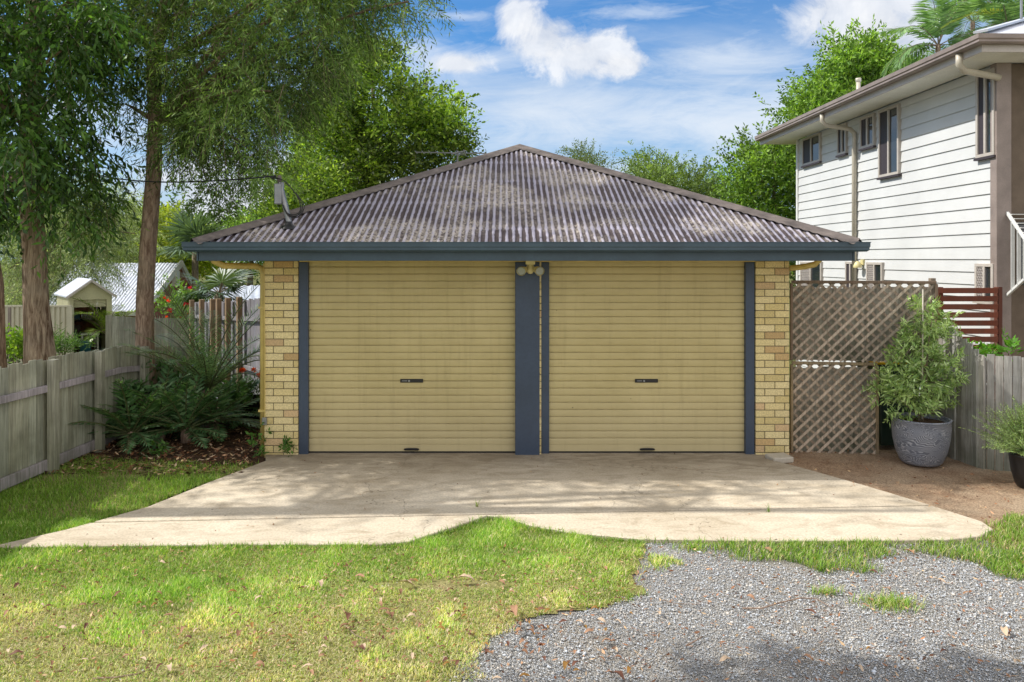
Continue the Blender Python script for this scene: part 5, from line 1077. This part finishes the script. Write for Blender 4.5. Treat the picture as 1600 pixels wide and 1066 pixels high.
shrub('flowering_bush', 'light green bush with pink and red flowers behind the cycad', 285, 480, 17.2, (.45, .3, .35), 170, [(.14, .25, .06), (.18, .3, .08)], (.09, .045), (16, [srgb(220, 40, 70), srgb(235, 70, 40)]))
shrub('clipped_shrub', 'lime green shrub at the foot of the rough trunk', 35, 545, 12, (.25, .2, .2), 120, [(.16, .28, .04), (.24, .36, .05)], (.07, .035))
shrub('clipped_shrub', 'grass green shrub right of the rough trunk before the steel fence', 95, 545, 12.2, (.32, .2, .16), 170, [(.09, .17, .05), (.12, .22, .06)], (.09, .012))
shrub('clipped_shrub', 'green shrub at far left below the steel fence', 10, 550, 12.3, (.22, .2, .16), 90, [(.07, .14, .04), (.1, .18, .05)], (.07, .03))

# ------------------------------------------------------------------ sky, sun, camera
S = Vector((-.70, .085, .73)).normalized(); el = math.asin(S.z); az = math.atan2(S.x, S.y)
w = bpy.data.worlds.new('World'); bpy.context.scene.world = w; w.use_nodes = True; nt = w.node_tree; nt.nodes.clear()
class W(N):
    def __init__(s): s.t = nt; s.obj = s.n('ShaderNodeTexCoord').outputs['Generated']
n = W(); sky = n.n('ShaderNodeTexSky', sky_type='NISHITA'); sky.sun_disc = False; sky.sun_elevation = el; sky.sun_rotation = az; sky.air_density = 1.0; sky.dust_density = .6; sky.ozone_density = 3.0
xyz = n.sep()
def vecop(op, a, b):
    x = n.n('ShaderNodeVectorMath', operation=op)
    for i, v in enumerate((a, b)):
        if isinstance(v, (tuple, Vector)): x.inputs[i].default_value = tuple(v)
        else: n.l(v, x, 0, i)
    return x
def cum(px, py, rx, rz, seed, edge=.75, soft=False):
    d = (P(px, py, 1)-Vector((0, 0, CAMZ))).normalized(); v = vecop('SUBTRACT', n.obj, d).outputs[0]; v = vecop('MULTIPLY', v, (1/rx, 1/rx, 1/rz)).outputs[0]
    L = vecop('LENGTH', v, (0, 0, 0)).outputs['Value']; mp = n.n('ShaderNodeMapping'); n.l(n.obj, mp); mp.inputs['Location'].default_value = (seed, seed*.7, seed*1.3)
    nz = n.noise(3.2 if soft else 13, 9, .68 if soft else .62, n.vmul(mp.outputs[0], (2.0, 2.0, 7.0)) if soft else mp.outputs[0], .9 if soft else .35); f = n.math('SUBTRACT', n.math('ADD', 1.0, n.math('MULTIPLY', n.math('SUBTRACT', nz, .5), 3.0*edge)), L); return n.ramp(f, [(.0, 0.), (.9, 1.)] if soft else [(.12, 0.), (.6, 1.)]), nz
clouds = [cum(850, 58, .07, .042, 1.3, .85), cum(925, 88, .085, .036, 4.1, .95), cum(812, 26, .035, .035, 2.7), cum(975, 105, .05, .018, 8.2, 1.), cum(1335, 15, .09, .07, 7.7), cum(1390, 60, .08, .06, 3.3), cum(715, 100, .05, .018, 9.1, .9), cum(400, 330, .1, .05, 5.5), cum(330, 300, .14, .07, 6.5)]
base = n.mix(1.0, sky.outputs[0], (.40, 1.02, 1.50), 'MULTIPLY')
hz_ = n.ramp(xyz[2], [(.0, .75), (.12, .45), (.30, .05)]); base = n.mix(hz_, base, (4.9, 6.2, 7.6))
ci = n.noise(2.0, 8, .62, n.vmul(n.obj, (1.5, 1.5, 8.0)), .8); ci2 = n.noise(5.5, 7, .7, n.vmul(n.obj, (1.2, 1.2, 5.0)), 1.2)
low_ = n.ramp(xyz[2], [(.05, 1.), (.22, .85), (.30, .12)]); cim = n.math('MULTIPLY', n.ramp(ci, [(.36, 0.), (.66, .85)]), low_)
base = n.mix(cim, base, (7.0, 7.8, 8.8)); base = n.mix(n.math('MULTIPLY', n.ramp(ci2, [(.52, 0.), (.78, .45)]), n.ramp(xyz[2], [(.1, 1.), (.36, .3)])), base, (7.8, 8.4, 9.1))
for args, k_ in (((980, 185, .30, .045, 2.2, .8), .62), ((700, 95, .10, .028, 8.8, .9), .6), ((640, 75, .07, .02, 1.9, .9), .5), ((1130, 95, .10, .03, 6.1, .9), .6), ((1200, 190, .16, .04, 5.1, .8), .6), ((1000, 20, .08, .010, 5.9, 1.), .5), ((720, 25, .05, .008, 3.9, 1.), .55)):
    m_, nz_ = cum(*args, soft=True); base = n.mix(n.math('MULTIPLY', m_, k_), base, (7.8, 8.5, 9.4))
for m_, nz_ in clouds:
    shade = n.mix(n.ramp(nz_, [(.3, 0.), (.62, 1.)]), (5.6, 6.1, 7.1), (9.6, 9.7, 9.9)); base = n.mix(n.math('MULTIPLY', m_, .84), base, shade)
# broad bright cloud added overhead and behind the viewpoint, unseen, for fill light
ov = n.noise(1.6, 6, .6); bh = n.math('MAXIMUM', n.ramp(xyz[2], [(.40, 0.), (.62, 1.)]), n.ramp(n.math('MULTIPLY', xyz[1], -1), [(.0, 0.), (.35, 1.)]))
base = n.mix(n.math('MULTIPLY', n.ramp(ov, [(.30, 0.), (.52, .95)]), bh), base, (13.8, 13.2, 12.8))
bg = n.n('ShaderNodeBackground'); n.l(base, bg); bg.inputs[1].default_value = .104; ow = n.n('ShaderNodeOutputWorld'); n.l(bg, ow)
sl_ = bpy.data.lights.new('sun', 'SUN'); sl_.energy = 5.0; sl_.angle = R(.55); sl_.color = (1, .96, .90); so = bpy.data.objects.new('sun', sl_); C.objects.link(so); so.rotation_euler = S.to_track_quat('Z', 'Y').to_euler(); so.location = (-20, 5, 25)
cam = bpy.data.cameras.new('camera'); co = bpy.data.objects.new('camera', cam); C.objects.link(co); co.location = (0, 0, CAMZ); co.rotation_euler = (R(90), 0, 0)
cam.sensor_width = 36; cam.lens = 36*F/1600; cam.shift_x = (800-CX)/1600; cam.shift_y = -(533-HY)/1600; cam.clip_end = 2000; cam.clip_start = .05
sc = bpy.context.scene; sc.camera = co; sc.view_settings.view_transform = 'Standard'; sc.view_settings.look = 'None'; sc.view_settings.exposure = 0; sc.view_settings.gamma = 1
sc.cycles.max_bounces = 8; sc.cycles.transparent_max_bounces = 8
